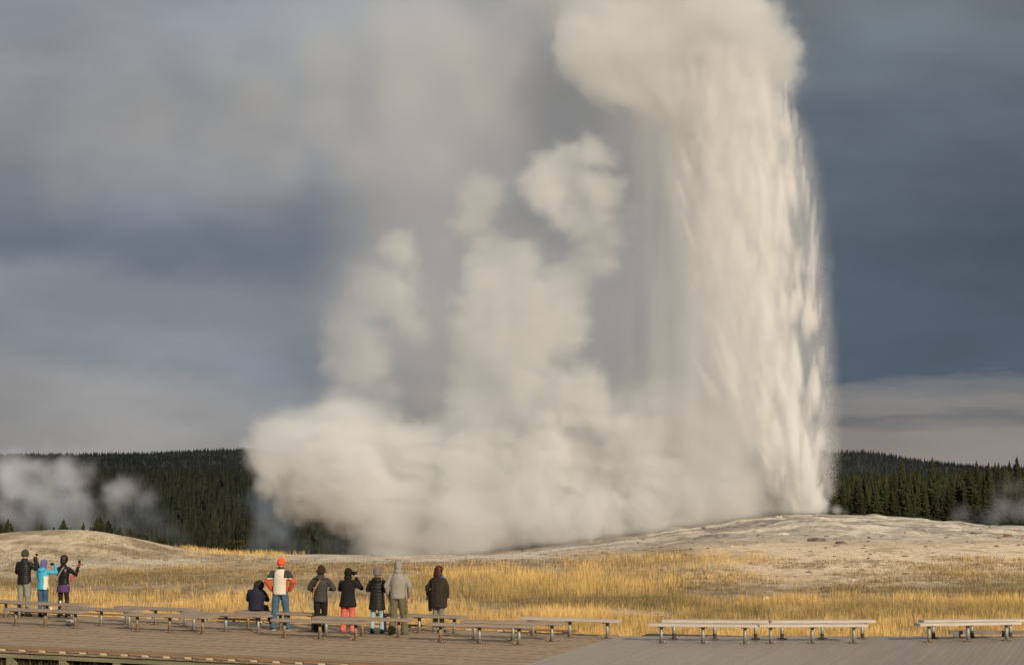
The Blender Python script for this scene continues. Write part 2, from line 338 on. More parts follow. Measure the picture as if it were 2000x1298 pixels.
def grass():
    rng = np.random.default_rng(11)
    Vs, Fs, Cs = [], [], []; off = 0
    for (y0, y1, dens) in ((40, 52, 260), (52, 60, 300), (60, 72, 190), (72, 88, 110), (88, 116, 62)):
        n = int((y1 - y0) * (y0 + y1) * .5 * .56 * dens)
        Y = rng.uniform(y0, y1, n); X = rng.uniform(-.29, .29, n) * Y
        ok = ~in_deck(X, Y); X, Y = X[ok], Y[ok]
        Z = ground_z(X, Y); g, ol, pa, tl, px, py = zones(X, Y, Z)
        front = (Y < 51) & (X < 0) & (((X - DECK_O[0]) * DECK_N[0] + (Y - DECK_O[1]) * DECK_N[1]) < 0)
        g = np.where(front, .6, g)
        clump = sstep(.38, .62, fbm(X * 1.3, Y * 1.3, X * 0, 3, seed=201))
        patch = sstep(.36, .60, fbm(X * .28, Y * .2, X * 0, 3, seed=205)); p = np.clip(g * (.22 + .85 * clump) * (.5 + .55 * patch) * (1 - .9 * pa) + .12 * ol, 0, 1)
        k = rng.random(len(X)) < p; X, Y, Z, g, ol, tl, clump, front = (q[k] for q in (X, Y, Z, g, ol, tl, clump, front))
        n = len(X); H = tl * .8 * rng.uniform(.45, 1.2, n) * (.6 + .5 * clump); H = np.where(front, .22, H)
        Wd = (.0065 + .00011 * (Y - 45)) * rng.uniform(.7, 1.3, n)
        t = rng.random(n)[:, None]; hue = fbm(X * .35, Y * .2, X * 0, 3, seed=211)[:, None]
        c = np.array([.62, .385, .125]) * (1 - t) + np.array([.76, .545, .24]) * t
        c = c * (.74 + .78 * hue) * np.array([1, 1.02 - .12 * 0, 1]); c = c * (1 - .65 * ol[:, None]) + np.array([.20, .165, .06]) * .65 * ol[:, None]
        c = np.where(front[:, None], np.array([.16, .13, .06]) * (.6 + .8 * t), c)
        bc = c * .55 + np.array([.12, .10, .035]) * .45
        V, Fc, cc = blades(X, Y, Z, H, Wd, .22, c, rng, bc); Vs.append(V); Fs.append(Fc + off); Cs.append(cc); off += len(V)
    o = np_mesh('dry_grass', np.concatenate(Vs), np.concatenate(Fs), grass_mat('dry_grass'), False, np.concatenate(Cs))
    tag(o, 'tall golden dry grass covering the field behind the boardwalk', 'grass', kind='stuff')
    # low dark scrub tufts scattered over the bare ground
    Vs, Fs, Cs = [], [], []; off = 0
    n = 21000; Y = 56 + 64 * rng.random(n) ** 1.1; X = rng.uniform(-.29, .29, n) * Y
    keep = sstep(.41, .60, fbm(X * .28, Y * .2, X * 0, 4, seed=221)) > rng.random(n) * .9; X, Y = X[keep], Y[keep]
    Z = ground_z(X, Y); g, ol, pa, tl, px, py = zones(X, Y, Z)
    k = (g < .65) & ((py > 1092) | (px < 480)) & (py > 1046); X, Y, Z, ol = X[k], Y[k], Z[k], ol[k]
    m = 12; n = len(X); sz = rng.uniform(.04, .17, n) * (1 + 1.2 * (rng.random(n) < .08)) * (1 + .5 * ol)
    Xb = np.repeat(X, m) + rng.normal(0, 1, n * m) * np.repeat(sz, m) * 1.3; Yb = np.repeat(Y, m) + rng.normal(0, 1, n * m) * np.repeat(sz, m)
    Hb = np.repeat(sz, m) * rng.uniform(.4, 1.0, n * m); tb = np.repeat(rng.random(n), m)[:, None]
    c = np.array([.17, .125, .065]) * (1 - tb) + np.array([.34, .23, .10]) * tb
    V, Fc, cc = blades(Xb, Yb, ground_z(Xb, Yb), Hb, np.full(n * m, .016), .6, c * rng.uniform(.7, 1.3, (n * m, 1)), rng)
    o = np_mesh('low_scrub', V, Fc, grass_mat('low_scrub'), False, cc)
    tag(o, 'low brown scrub tufts dotted over the bare sandy ground', 'scrub', kind='stuff')
grass()

# ------------------------------------------------------------------ conifers
def leaf_mat(name, c1, c2):
    m, t, b = new_mat(name); oi = t.nodes.new('ShaderNodeObjectInfo')
    r, n, mp_ = noise_col(t, None, .9, c1, c2, coord='Object', lo=.3, hi=.7)
    hs = t.nodes.new('ShaderNodeHueSaturation'); t.links.new(r.outputs['Color'], hs.inputs['Color'])
    mr = t.nodes.new('ShaderNodeMapRange'); mr.inputs['To Min'].default_value = .6; mr.inputs['To Max'].default_value = 1.45; t.links.new(oi.outputs['Random'], mr.inputs['Value']); t.links.new(mr.outputs[0], hs.inputs['Value'])
    mh = t.nodes.new('ShaderNodeMapRange'); mh.inputs['To Min'].default_value = .47; mh.inputs['To Max'].default_value = .52; t.links.new(oi.outputs['Random'], mh.inputs['Value']); t.links.new(mh.outputs[0], hs.inputs['Hue'])
    t.links.new(hs.outputs[0], b.inputs['Base Color']); b.inputs['Roughness'].default_value = .9; b.inputs['Specular IOR Level'].default_value = .15
    return m
NEEDLE = leaf_mat('pine_needles', (.016, .021, .010), (.042, .044, .017)); BARK = simple_mat('pine_bark', (.05, .04, .03), (.11, .09, .07), 3, .95, .4)
BUSHY = leaf_mat('bushy_needles', (.05, .05, .012), (.10, .085, .022))
def conifer_arrays(h, rad, seed, lev=22, per=9, bare=.12, round_=0.0):
    rng = np.random.default_rng(seed); V, Fc = [], []
    for i in range(lev):
        f = i / (lev - 1); z = h * (bare + (1 - bare) * f ** .92)
        prof = (1 - f) ** .8 if not round_ else math.sqrt(max(0, 1 - (2 * f - .8) ** 2 / 1.5)) * .9 + .05
        R = rad * prof * rng.uniform(.75, 1.12) + .05 * rad
        a0 = rng.uniform(0, 6.28)
        for j in range(per):
            a = a0 + 6.283 * j / per + rng.normal(0, .18); L_ = R * rng.uniform(.55, 1.15)
            dx, dy = math.cos(a), math.sin(a); w = L_ * rng.uniform(.22, .42) + .04 * rad; dr = h * rng.uniform(.015, .05)
            b = len(V); z0 = z + rng.normal(0, h * .008)
            V += [(dx * .05 * L_, dy * .05 * L_, z0 + h * .012), (dx * L_ * .6 - dy * w, dy * L_ * .6 + dx * w, z0 - dr * .7), (dx * L_, dy * L_, z0 - dr * .4 + h * .012), (dx * L_ * .6 + dy * w, dy * L_ * .6 - dx * w, z0 - dr * .7), (dx * L_ * .55, dy * L_ * .55, z0 - dr * 1.6)]
            Fc += [(b, b + 1, b + 2), (b, b + 2, b + 3), (b, b + 4, b + 1), (b, b + 3, b + 4), (b + 1, b + 4, b + 2), (b + 4, b + 3, b + 2)]
    b = len(V); V += [(0, 0, h * 1.03), (.035 * rad, 0, h * .93), (-.02 * rad, .03 * rad, h * .93), (-.02 * rad, -.03 * rad, h * .93)]
    Fc += [(b, b + 1, b + 2), (b, b + 2, b + 3), (b, b + 3, b + 1)]
    return V, Fc
def trunk_arrays(h, r):
    V, Fc = [], []; cyl(V, Fc, (0, 0, -.3), r, h, 7, r * .15); return V, Fc
KINDS = []
for k, (h, rd, lev, per, bare) in enumerate([(14, 2.3, 22, 9, .08), (15, 1.9, 24, 8, .14), (12, 2.4, 18, 9, .06), (16, 2.1, 26, 8, .2), (13, 2.0, 20, 9, .1)]):
    V, Fc = conifer_arrays(h, rd, 300 + k, lev, per, bare); o1 = mesh_obj('crown', V, Fc, NEEDLE)
    V, Fc = trunk_arrays(h * .95, .17); o2 = mesh_obj('trunk', V, Fc, BARK)
    KINDS.append((o1.data, o2.data, h)); bpy.data.objects.remove(o1); bpy.data.objects.remove(o2)
def tree(kind, loc, h, rz, label, group=None, name='pine_tree', wid=1.0):
    cm, tm, h0 = kind; s = h / h0
    e = bpy.data.objects.new(name, None); COL.objects.link(e); e.location = loc; e.rotation_euler.z = rz; e.scale = (s * wid, s * wid, s)
    for nm, me in (('trunk', tm), ('crown', cm)):
        c = bpy.data.objects.new(nm, me); COL.objects.link(c); c.parent = e
    return tag(e, label, 'tree', group)
rngt = random.Random(5)
def gz1(x, y): return float(ground_z(np.array([x]), np.array([y]))[0])
# named trees near the left mound, placed by the top of each crown
for (px, pt, d, h, k, wid, lab) in [
        (82, 1022, 205, 9, 2, 1.8, 'broad dark pine poking over the left mound crest, leftmost of that row'),
        (105, 1026, 210, 8, 0, 1.7, 'second pine from the left along the pale mound crest'),
        (124, 1011, 200, 9.5, 0, 1.9, 'tall spreading pine standing over the top of the pale left mound'),
        (138, 1028, 212, 7, 4, 1.0, 'small pine just right of the spreading pine over the mound top'),
        (163, 1017, 205, 8, 2, .9, 'slim pointed lone pine on the right half of the left mound crest'),
        (177, 1025, 210, 8, 1, 1.1, 'short pine between the slim lone pine and the tall pine clump'),
        (190, 1006, 205, 11, 3, 1.7, 'tallest pine of the clump at the right end of the mound crest'),
        (360, 1050, 170, 6, 2, 1.7, 'small round pine with pale steam behind it, below the big steam vent'),
        (379, 1060, 168, 5.2, 0, 1.5, 'squat pine immediately right of the small round pine by the steam'),
        (569, 1074, 165, 3.2, 2, .9, 'tiny cone shaped pine above the orange cap')]:
    p = at(px, pt, d); tree(KINDS[k], (p.x, p.y, p.z - h * 1.03), h, rngt.uniform(0, 6), lab, wid=wid)
def bush_arrays(h, rad, seed, n=900):
    r = np.random.default_rng(seed); V, Fc = [], []
    lobes = [(r.normal(0, .45, 3) * (rad, rad, h * .42) + (0, 0, h * .52), r.uniform(.35, .6) * rad) for _ in range(9)]
    for i in range(n):
        c, q = lobes[i % 9]; d = r.normal(0, 1, 3); d /= np.linalg.norm(d); p = c + d * q * r.uniform(.6, 1.05); p[2] = min(max(p[2], .1), h)
        u = np.cross(d, r.normal(0, 1, 3)); u /= np.linalg.norm(u); w = np.cross(d, u) * .5 + d * .5; s_ = r.uniform(.10, .22); b = len(V)
        V += [tuple(p - u * s_), tuple(p + w * s_), tuple(p + u * s_), tuple(p - w * s_ * .6)]; Fc.append((b, b + 1, b + 2, b + 3))
    return V, Fc
V, Fc = bush_arrays(4.2, 2.0, 77); bc = mesh_obj('crown', V, Fc, BUSHY); V, Fc = trunk_arrays(3.2, .16); bt = mesh_obj('trunk', V, Fc, BARK)
bk = (bc.data, bt.data, 4.2); bpy.data.objects.remove(bc); bpy.data.objects.remove(bt)
p = at(457, 1056, 140); tree(bk, (p.x, p.y, p.z - 3.6), 3.6, .4, 'round bushy olive green tree at the edge of the golden grass, left of centre', name='bushy_tree', wid=.85)
for i in range(34):                                   # trees stepping down behind the left mound
    px = 190 + 165 * rngt.random() ** 1.3 if i < 26 else rngt.uniform(-60, 60); pt = (1006 + (px - 190) * .36 if px > 150 else 1016) + rngt.uniform(-5, 12); d = rngt.uniform(185, 222); h = rngt.uniform(7, 10)
    p = at(px, pt, d); tree(KINDS[i % 5], (p.x, p.y, p.z - h * 1.03), h, rngt.uniform(0, 6), 'dark pine in the wood at the foot of the left hill', 'pines behind the left mound', wid=rngt.uniform(1.3, 1.9))
for (px, pt, lab) in [(1762, 891, 'tall narrow pine rising above the right forest, nearest the geyser of the tall ones'), (1821, 889, 'tallest spire of the right forest, standing against the far hill'), (1907, 896, 'tall pointed pine above the right forest, midway between the tallest spire and the frame edge'), (1986, 887, 'tall pine at the far right edge of the forest')]:
    p = at(px, pt, 470); tree(KINDS[3], (p.x, p.y, p.z - 19), 18.4, rngt.uniform(0, 6), lab, wid=1.15)
for i in range(170):                                  # the right forest
    d = 400 + 260 * rngt.random(); px = rngt.uniform(1560, 2080); top = 930 - (px - 1640) * .055 + rngt.uniform(-8, 26) + (530 - d) * .085
    p = at(px, top, d); h = rngt.uniform(14, 18)
    tree(KINDS[rngt.randrange(5)], (p.x, p.y, p.z - h * 1.03), h, rngt.uniform(0, 6), 'dark green pine in the dense forest right of the geyser', 'pines of the right forest', wid=rngt.uniform(1.0, 1.35))
def far_wood(name, pts, hh, label, seed, mat, tiers=((.0, 1.0, 1.0),), k=4, slim=1.0):
    rng = np.random.default_rng(seed); n = len(pts); base = pts; H = hh * rng.uniform(.55, 1.3, n); R = H * rng.uniform(.14, .22, n) * slim
    Vs = []; Fs = []; ang = np.arange(k) * 2 * np.pi / k; a0 = rng.uniform(0, 6, n)[:, None]; off = 0
    for (zb, zt, rf) in tiers:
        rad = R[:, None] * rf * rng.uniform(.55, 1.25, (n, k))
        ring = np.stack([base[:, None, 0] + rad * np.cos(ang + a0), base[:, None, 1] + rad * np.sin(ang + a0), base[:, None, 2] + H[:, None] * (zb + rng.uniform(-.06, .06, (n, k)))], -1)
        tip = np.stack([base[:, 0], base[:, 1], base[:, 2] + H * zt], -1)[:, None]
        Vs.append(np.concatenate([ring, tip], 1).reshape(-1, 3)); i = np.arange(n)[:, None] * (k + 1) + off; off += n * (k + 1)
        for j in range(k): Fs.append(np.concatenate([i + j, i + (j + 1) % k, i + k], 1))
        a0 = a0 + 1.0
    o = np_mesh(name, np.concatenate(Vs), np.concatenate(Fs), mat); tag(o, label, 'forest', kind='stuff')
def wood_mat(name, c1, c2, sc):
    m, t, b = new_mat(name); noise_col(t, b, sc, c1, c2, lo=.35, hi=.65); b.inputs['Roughness'].default_value = .95; b.inputs['Specular IOR Level'].default_value = .1; return m
def on_hill(H_, n, seed, dmin, dmax):
    u, d, Z = H_; rng = np.random.default_rng(seed)
    U = rng.uniform(u[0], u[-1], n); D = dmin + (dmax - dmin) * rng.random(n) ** .8
    iu = np.clip(np.searchsorted(u, U) - 1, 0, len(u) - 2); id_ = np.clip(np.searchsorted(d, D) - 1, 0, len(d) - 2)
    fu = (U - u[iu]) / (u[iu + 1] - u[iu]); fd = (D - d[id_]) / (d[id_ + 1] - d[id_])
    z = (Z[iu, id_] * (1 - fu) + Z[iu + 1, id_] * fu) * (1 - fd) + (Z[iu, id_ + 1] * (1 - fu) + Z[iu + 1, id_ + 1] * fu) * fd
    return np.stack([U, D, z], -1)
far_wood('far_forest', on_hill(HL, 60000, 1, 1000, 3040), 4.6, 'dense dark conifer forest covering the long ridge', 2, wood_mat('far_wood', (.008, .012, .011), (.022, .026, .023), .006))  # cloud shadow over the hills is put into these cool dark colours
far_wood('far_forest', on_hill(HR, 22000, 3, 1000, 2330), 4.6, 'conifer forest on the rounded hill behind the right pines', 4, wood_mat('far_wood_right', (.011, .015, .015), (.027, .031, .032), .008))
rng = np.random.default_rng(9); n = 7500; D = 480 + 1000 * rng.random(n) ** .8; PXr = rng.uniform(-250, 1560, n)
TI = ((.02, .34, 1.0), (.2, .52, .85), (.38, .7, .66), (.55, .86, .48), (.72, 1.0, .3))
far_wood('valley_forest', np.stack([(PXr - 1000) / F * D, D, np.full(n, -14.0) + rng.uniform(-2.5, 2.0, n) + (D - 480) * .0135], -1), 8.5, 'dark mass of valley pines between the left mound and the ridge', 6, wood_mat('valley_wood', (.009, .013, .010), (.027, .029, .019), .02), TI, 5, 1.1)
n = 3000; D = rng.uniform(250, 480, n); PXr = rng.uniform(-250, 1500, n)
far_wood('valley_forest', np.stack([(PXr - 1000) / F * D, D, np.full(n, -12.6) + rng.uniform(-.5, .5, n)], -1), 6.5, 'low dark pines on the valley floor behind the left mound', 8, wood_mat('valley_floor_wood', (.012, .015, .009), (.032, .032, .017), .05), TI, 5, 1.2)
n = 900; D = rng.uniform(560, 900, n); PXr = rng.uniform(1500, 2250, n)
far_wood('valley_forest', np.stack([(PXr - 1000) / F * D, D, np.full(n, -13.0) + rng.uniform(-1, 1, n) + (D - 560) * .006], -1), 13, 'dark mass of pines filling the forest behind the mound at right', 7, wood_mat('valley_wood_right', (.016, .020, .008), (.045, .044, .017), .05), TI, 5, 1.1)

# ------------------------------------------------------------------ boardwalks
def deck_mat(name, c1, c2, rough, spec, lines):
    m, t, b = new_mat(name); oi = t.nodes.new('ShaderNodeObjectInfo')
    r, n, _ = noise_col(t, None, 5, c1, c2, coord='Object', lo=.3, hi=.7, stretch=(6, .7, 1))
    hs = t.nodes.new('ShaderNodeHueSaturation'); t.links.new(r.outputs['Color'], hs.inputs['Color'])
    mr = t.nodes.new('ShaderNodeMapRange'); mr.inputs['To Min'].default_value = .93; mr.inputs['To Max'].default_value = 1.07; t.links.new(oi.outputs['Random'], mr.inputs['Value']); t.links.new(mr.outputs[0], hs.inputs['Value'])
    src = hs.outputs[0]
    if lines:                              # shade of planks sagging between the joists, painted in as dark lines
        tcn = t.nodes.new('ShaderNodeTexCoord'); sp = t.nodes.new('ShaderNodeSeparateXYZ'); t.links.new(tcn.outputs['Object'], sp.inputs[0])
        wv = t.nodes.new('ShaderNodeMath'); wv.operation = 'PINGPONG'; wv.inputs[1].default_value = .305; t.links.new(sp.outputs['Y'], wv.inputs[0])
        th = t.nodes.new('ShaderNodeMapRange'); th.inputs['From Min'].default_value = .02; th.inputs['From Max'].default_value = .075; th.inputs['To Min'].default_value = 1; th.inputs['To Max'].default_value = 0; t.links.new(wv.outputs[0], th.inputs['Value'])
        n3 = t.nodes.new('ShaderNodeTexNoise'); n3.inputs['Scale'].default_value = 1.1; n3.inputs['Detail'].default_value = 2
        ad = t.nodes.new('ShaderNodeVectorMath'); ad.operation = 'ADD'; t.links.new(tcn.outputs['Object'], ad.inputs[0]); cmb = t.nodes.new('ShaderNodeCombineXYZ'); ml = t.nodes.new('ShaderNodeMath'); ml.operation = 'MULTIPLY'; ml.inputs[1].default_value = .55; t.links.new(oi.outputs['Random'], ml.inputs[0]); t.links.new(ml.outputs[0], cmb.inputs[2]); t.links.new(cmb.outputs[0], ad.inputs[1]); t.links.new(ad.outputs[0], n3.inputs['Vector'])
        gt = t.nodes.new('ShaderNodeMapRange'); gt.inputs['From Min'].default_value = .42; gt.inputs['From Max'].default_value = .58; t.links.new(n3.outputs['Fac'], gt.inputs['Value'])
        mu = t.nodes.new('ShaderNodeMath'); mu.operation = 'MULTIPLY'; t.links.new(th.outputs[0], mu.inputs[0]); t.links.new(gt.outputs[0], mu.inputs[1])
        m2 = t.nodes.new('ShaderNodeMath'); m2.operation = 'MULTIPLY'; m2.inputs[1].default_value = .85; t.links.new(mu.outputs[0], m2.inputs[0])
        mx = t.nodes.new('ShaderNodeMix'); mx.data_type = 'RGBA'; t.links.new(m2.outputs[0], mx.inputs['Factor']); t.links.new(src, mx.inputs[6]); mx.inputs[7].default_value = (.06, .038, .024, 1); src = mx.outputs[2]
    t.links.new(src, b.inputs['Base Color']); b.inputs['Roughness'].default_value = rough; b.inputs['Specular IOR Level'].default_value = spec
    bump(t, b, n.outputs['Fac'], .25, .004)
    return m
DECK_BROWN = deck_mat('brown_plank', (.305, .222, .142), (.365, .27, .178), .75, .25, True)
DECK_GREY = deck_mat('grey_plank', (.26, .212, .165), (.34, .285, .23), .45, .5, False)
def clip(poly, p, n):                      # keep the side where (q-p).n >= 0
    out = []
    for i in range(len(poly)):
        a, b = poly[i], poly[(i + 1) % len(poly)]
        da = (a[0]-p[0])*n[0] + (a[1]-p[1])*n[1]; db = (b[0]-p[0])*n[0] + (b[1]-p[1])*n[1]
        if da >= 0: out.append(a)
        if da * db < 0:
            t = da / (da - db); out.append((a[0] + (b[0]-a[0])*t, a[1] + (b[1]-a[1])*t))
    return out
def plank_deck(name, label, origin, e, n_, a0, a1, b0, b1, mat, clips, plank=.15, seglen=3.66, stagger=True, far_first=False):
    root = bpy.data.objects.new(name, None); COL.objects.link(root); root.location = (origin[0], origin[1], 0)
    root.rotation_euler.z = math.atan2(e[1], e[0]); tag(root, label, kind='structure')
    rng = random.Random(3); cells = []
    lc = []                                # clip lines in deck coordinates
    for (p, q) in clips:
        f = lambda v, o: ((v[0]-o[0])*e[0] + (v[1]-o[1])*e[1], (v[0]-o[0])*n_[0] + (v[1]-o[1])*n_[1])
        lc.append((f(p, origin), f(q, (0, 0))))
    i = 0; a = a0
    while a < a1:
        b = b0 - (seglen * .5 if (stagger and i % 2) else 0)
        while b < b1:
            s, t = max(b, b0), min(b + seglen, b1)
            if t - s > .05:
                poly = [(a + .0035, s + .002), (a + plank - .0035, s + .002), (a + plank - .0035, t - .002), (a + .0035, t - .002)]; full = True
                for (p, q) in lc:
                    k = clip(poly, p, q)
                    if k != poly: full = False
                    poly = k
                if len(poly) >= 3:
                    c = (sum(v[0] for v in poly) / len(poly), sum(v[1] for v in poly) / len(poly))
                    w = (origin[0] + c[0]*e[0] + c[1]*n_[0], origin[1] + c[0]*e[1] + c[1]*n_[1])
                    vis = abs(w[0]) < w[1] * .262 and w[1] > 40.3
                    cells.append((0 if vis else 1, w[1], poly, round(t - s, 3) if full else None, a, s))
            b += seglen
        a += plank; i += 1
    cells.sort(key=lambda c: (c[0], c[1])); shared = {}; rv, rf = [], []
    def prism(poly, z, V, Fc, ox, oy):
        b = len(V); k = len(poly)
        for zz in (z - .036, z):
            for v in poly: V.append(Vector((v[0] - ox, v[1] - oy, zz)))
        Fc.append(list(range(b, b + k))[::-1]); Fc.append(list(range(b + k, b + 2 * k)))
        for j in range(k): Fc.append([b + j, b + (j+1) % k, b + k + (j+1) % k, b + k + j])
    for q, (_, _, poly, key, a, s) in enumerate(cells):
        dz = rng.uniform(-.003, .003)
        if q < 300:
            if key is not None and key in shared:
                o = bpy.data.objects.new('plank', shared[key]); COL.objects.link(o); o.parent = root
            else:
                V, Fc = [], []; prism(poly, 0, V, Fc, a, s); o = mesh_obj('plank', V, Fc, mat, root)
                if key is not None: shared[key] = o.data
            o.location = (a, s, dz)
        else: prism(poly, dz, rv, rf, 0, 0)
    if rv:
        o = mesh_obj('planks_beyond', rv, rf, mat, root); o['kind'] = 'stuff'
    return root
BOUND_P, BOUND_D = (.1, 42.2), (.302, .953)
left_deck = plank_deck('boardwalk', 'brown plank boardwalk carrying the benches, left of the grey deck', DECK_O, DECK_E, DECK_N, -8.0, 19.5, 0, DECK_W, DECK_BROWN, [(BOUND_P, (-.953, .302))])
right_e, right_n = (.953, -.302), (.302, .953)
right_deck = plank_deck('boardwalk', 'grey plank deck at the right under the pale benches', BOUND_P, right_e, right_n, .01, 22, -14, 14, DECK_GREY, [((0, 50.15), (0, -1))], seglen=3.6)
UNDER = simple_mat('dark_timber', (.05, .045, .03), (.09, .08, .05), 4, .9, .3)
BEAM = simple_mat('weathered_beam', (.16, .145, .085), (.25, .235, .15), 2.5, .85, .4, stretch=(.5, 4, 6))
RAIL = simple_mat('rail_wood', (.20, .115, .06), (.31, .18, .09), 3, .7, .3, stretch=(.4, 5, 5))
BLOCK = simple_mat('pale_block', (.42, .36, .25), (.58, .50, .38), 9, .8, .2)
def part(name, c, s, mat, parent, rz=0, loc=(0, 0, 0)):
    V, Fc = [], []; box(V, Fc, c, s); o = mesh_obj(name, V, Fc, mat, parent); o.location = loc; o.rotation_euler.z = rz
    bv = None
    return o
# support of the left boardwalk: joist slab, edge beam, posts, toe rails on blocks (deck coordinates)
part('joists', (5.7, DECK_W / 2 + .2, -.10), (27.2, DECK_W - .6, .10), UNDER, left_deck)
part('edge_beam', (3.0, .10, -.098), (22.0, .09, .118), BEAM, left_deck)
for k in range(12):
    part('support_post', (-7.0 + k * 1.47, .16, -.36), (.18, .18, .40), BEAM, left_deck)
def rail_run(b, a_lo, a_hi, sp, parent):
    n = int((a_hi - a_lo) / sp); me = None; a = a_lo
    for k in range(n + 1):
        if me is None: o = part('rail_block', (0, 0, .022), (.155, .10, .04), BLOCK, parent); me = o.data
        else: o = bpy.data.objects.new('rail_block', me); COL.objects.link(o); o.parent = parent
        o.location = (a_lo + k * sp, b, 0)
    L_ = 3.0; a = a_lo - .2; rm = None
    while a < a_hi:
        l = min(L_, a_hi - a + .1)
        if rm is None or l != L_: o = part('toe_rail', (l / 2, 0, .068), (l - .006, .11, .05), RAIL, parent); rm = o.data
        else: o = bpy.data.objects.new('toe_rail', rm); COL.objects.link(o); o.parent = parent
        o.location = (a, b + .012, 0); a += L_
rail_run(.075, -6.0, 13.2, .56, left_deck)
rail_run(DECK_W - .07, -7.0, 10.3, .9, left_deck)
part('joists', (11, -1, -.13), (21.6, 25, .16), UNDER, right_deck).location = (.2, -1.5, -.0)
GREYRAIL = simple_mat('grey_rail', (.14, .12, .11), (.2, .18, .165), 3, .7, .2)
p0 = gd(1832, 1234)
part('toe_rail', (4.0, 0, .10), (8.0, .10, .09), GREYRAIL, right_deck, math.atan2(.302, .953), tuple(Matrix.Rotation(math.atan2(.302, .953), 4, 'Z') @ Vector((p0.x - BOUND_P[0], 50.02 - BOUND_P[1], 0))))
for k in range(5):
    q = Matrix.Rotation(math.atan2(.302, .953), 4, 'Z') @ Vector((p0.x + .2 + k * 1.2 - BOUND_P[0], 50.02 - BOUND_P[1], 0))
    part('rail_block', (0, 0, .027), (.16, .09, .05), GREYRAIL, right_deck, math.atan2(.302, .953), tuple(q))

# ------------------------------------------------------------------ benches
SEAT_L = simple_mat('bench_brown', (.25, .195, .15), (.34, .27, .215), 6, .7, .15, .003, stretch=(.5, 6, 6))
SEAT_R = simple_mat('bench_pale', (.40, .35, .29), (.52, .46, .385), 6, .6, .15, .003, stretch=(.5, 6, 6))
STEEL = simple_mat('galvanised_post', (.23, .235, .215), (.36, .37, .34), 14, .5, .1, .002, .35)
RUSTY = simple_mat('rusty_post', (.16, .095, .045), (.32, .24, .16), 9, .7, .2, .003, .1)
DARKM = simple_mat('dark_plate', (.035, .03, .025), (.09, .07, .05), 12, .7, .2)
RUSTP = simple_mat('rusty_plate', (.10, .05, .025), (.22, .12, .06), 12, .8, .2)
BOLT = simple_mat('bolt_steel', (.45, .43, .38), (.6, .57, .5), 20, .4, 0, 0, .6)
def bench_meshes():
    out = {}
    for key, m in (('brown', SEAT_L), ('pale', SEAT_R)):
        bm = bmesh.new(); bmesh.ops.create_cube(bm, size=1); bmesh.ops.scale(bm, vec=(2.62, .195, .066), verts=bm.verts); bmesh.ops.bevel(bm, geom=bm.edges, offset=.012, segments=2, affect='EDGES')
        me = bpy.data.meshes.new('seat_plank'); bm.to_mesh(me); bm.free(); me.materials.append(m); out[key] = me
    for key, m in (('steel', STEEL), ('rust', RUSTY)):
        V, Fc = [], []; cyl(V, Fc, (0, 0, .012), .041, .355, 16); me = bpy.data.meshes.new('leg'); me.from_pydata([tuple(v) for v in V], [], Fc); me.materials.append(m); me.polygons.foreach_set('use_smooth', [len(f) == 4 for f in Fc]); out[key] = me
    def bx(nm, c, s, m):
        V, Fc = [], []; box(V, Fc, c, s); me = bpy.data.meshes.new(nm); me.from_pydata([tuple(v) for v in V], [], Fc); me.materials.append(m); return me
    out['foot'] = bx('base_plate', (0, 0, .006), (.21, .21, .012), RUSTP); out['top'] = bx('top_plate', (0, 0, .377), (.17, .30, .02), DARKM)
    out['sleeve'] = None; V, Fc = [], []; cyl(V, Fc, (0, 0, .013), .0455, .11, 16); me = bpy.data.meshes.new('sleeve'); me.from_pydata([tuple(v) for v in V], [], Fc); me.materials.append(DARKM); out['sleeve'] = me
    V, Fc = [], []; cyl(V, Fc, (0, 0, .012), .014, .022, 8); me = bpy.data.meshes.new('bolt'); me.from_pydata([tuple(v) for v in V], [], Fc); me.materials.append(BOLT); out['bolt'] = me
    return out
BM_ = bench_meshes()
def sub(name, me, parent, loc=(0, 0, 0)):
    o = bpy.data.objects.new(name, me); COL.objects.link(o); o.parent = parent; o.location = loc; return o
def bench(legs, kind, leg, label, sleeve=False):
    A = gd(*legs[0]); B = gd(*legs[-1]); u = (B - A); rz = math.atan2(u.y, u.x)
    c = sum((gd(*l) for l in legs), Vector((0, 0, 0))) / len(legs) if len(legs) == 3 else (A + B) / 2
    e = bpy.data.objects.new('bench', None); COL.objects.link(e); e.location = (c.x, c.y, .004); e.rotation_euler.z = rz
    tag(e, label, 'bench', 'backless benches on the boardwalk')
    for s in (-1, 1): sub('seat_plank', BM_[kind], e, (0, s * .1, .42))
    for i, x in enumerate((-1.0, 0, 1.0)):
        k = leg if isinstance(leg, str) else leg[i]
        l = sub('leg', BM_[k], e, (x, 0, 0)); f = sub('base_plate', BM_['foot'], l); sub('top_plate', BM_['top'], l)
        if sleeve: sub('sleeve', BM_['sleeve'], l)
        for (bx_, by_) in ((-1, -1), (1, -1), (1, 1), (-1, 1)): sub('bolt', BM_['bolt'], l, (bx_ * .08, by_ * .08, 0))
    return e
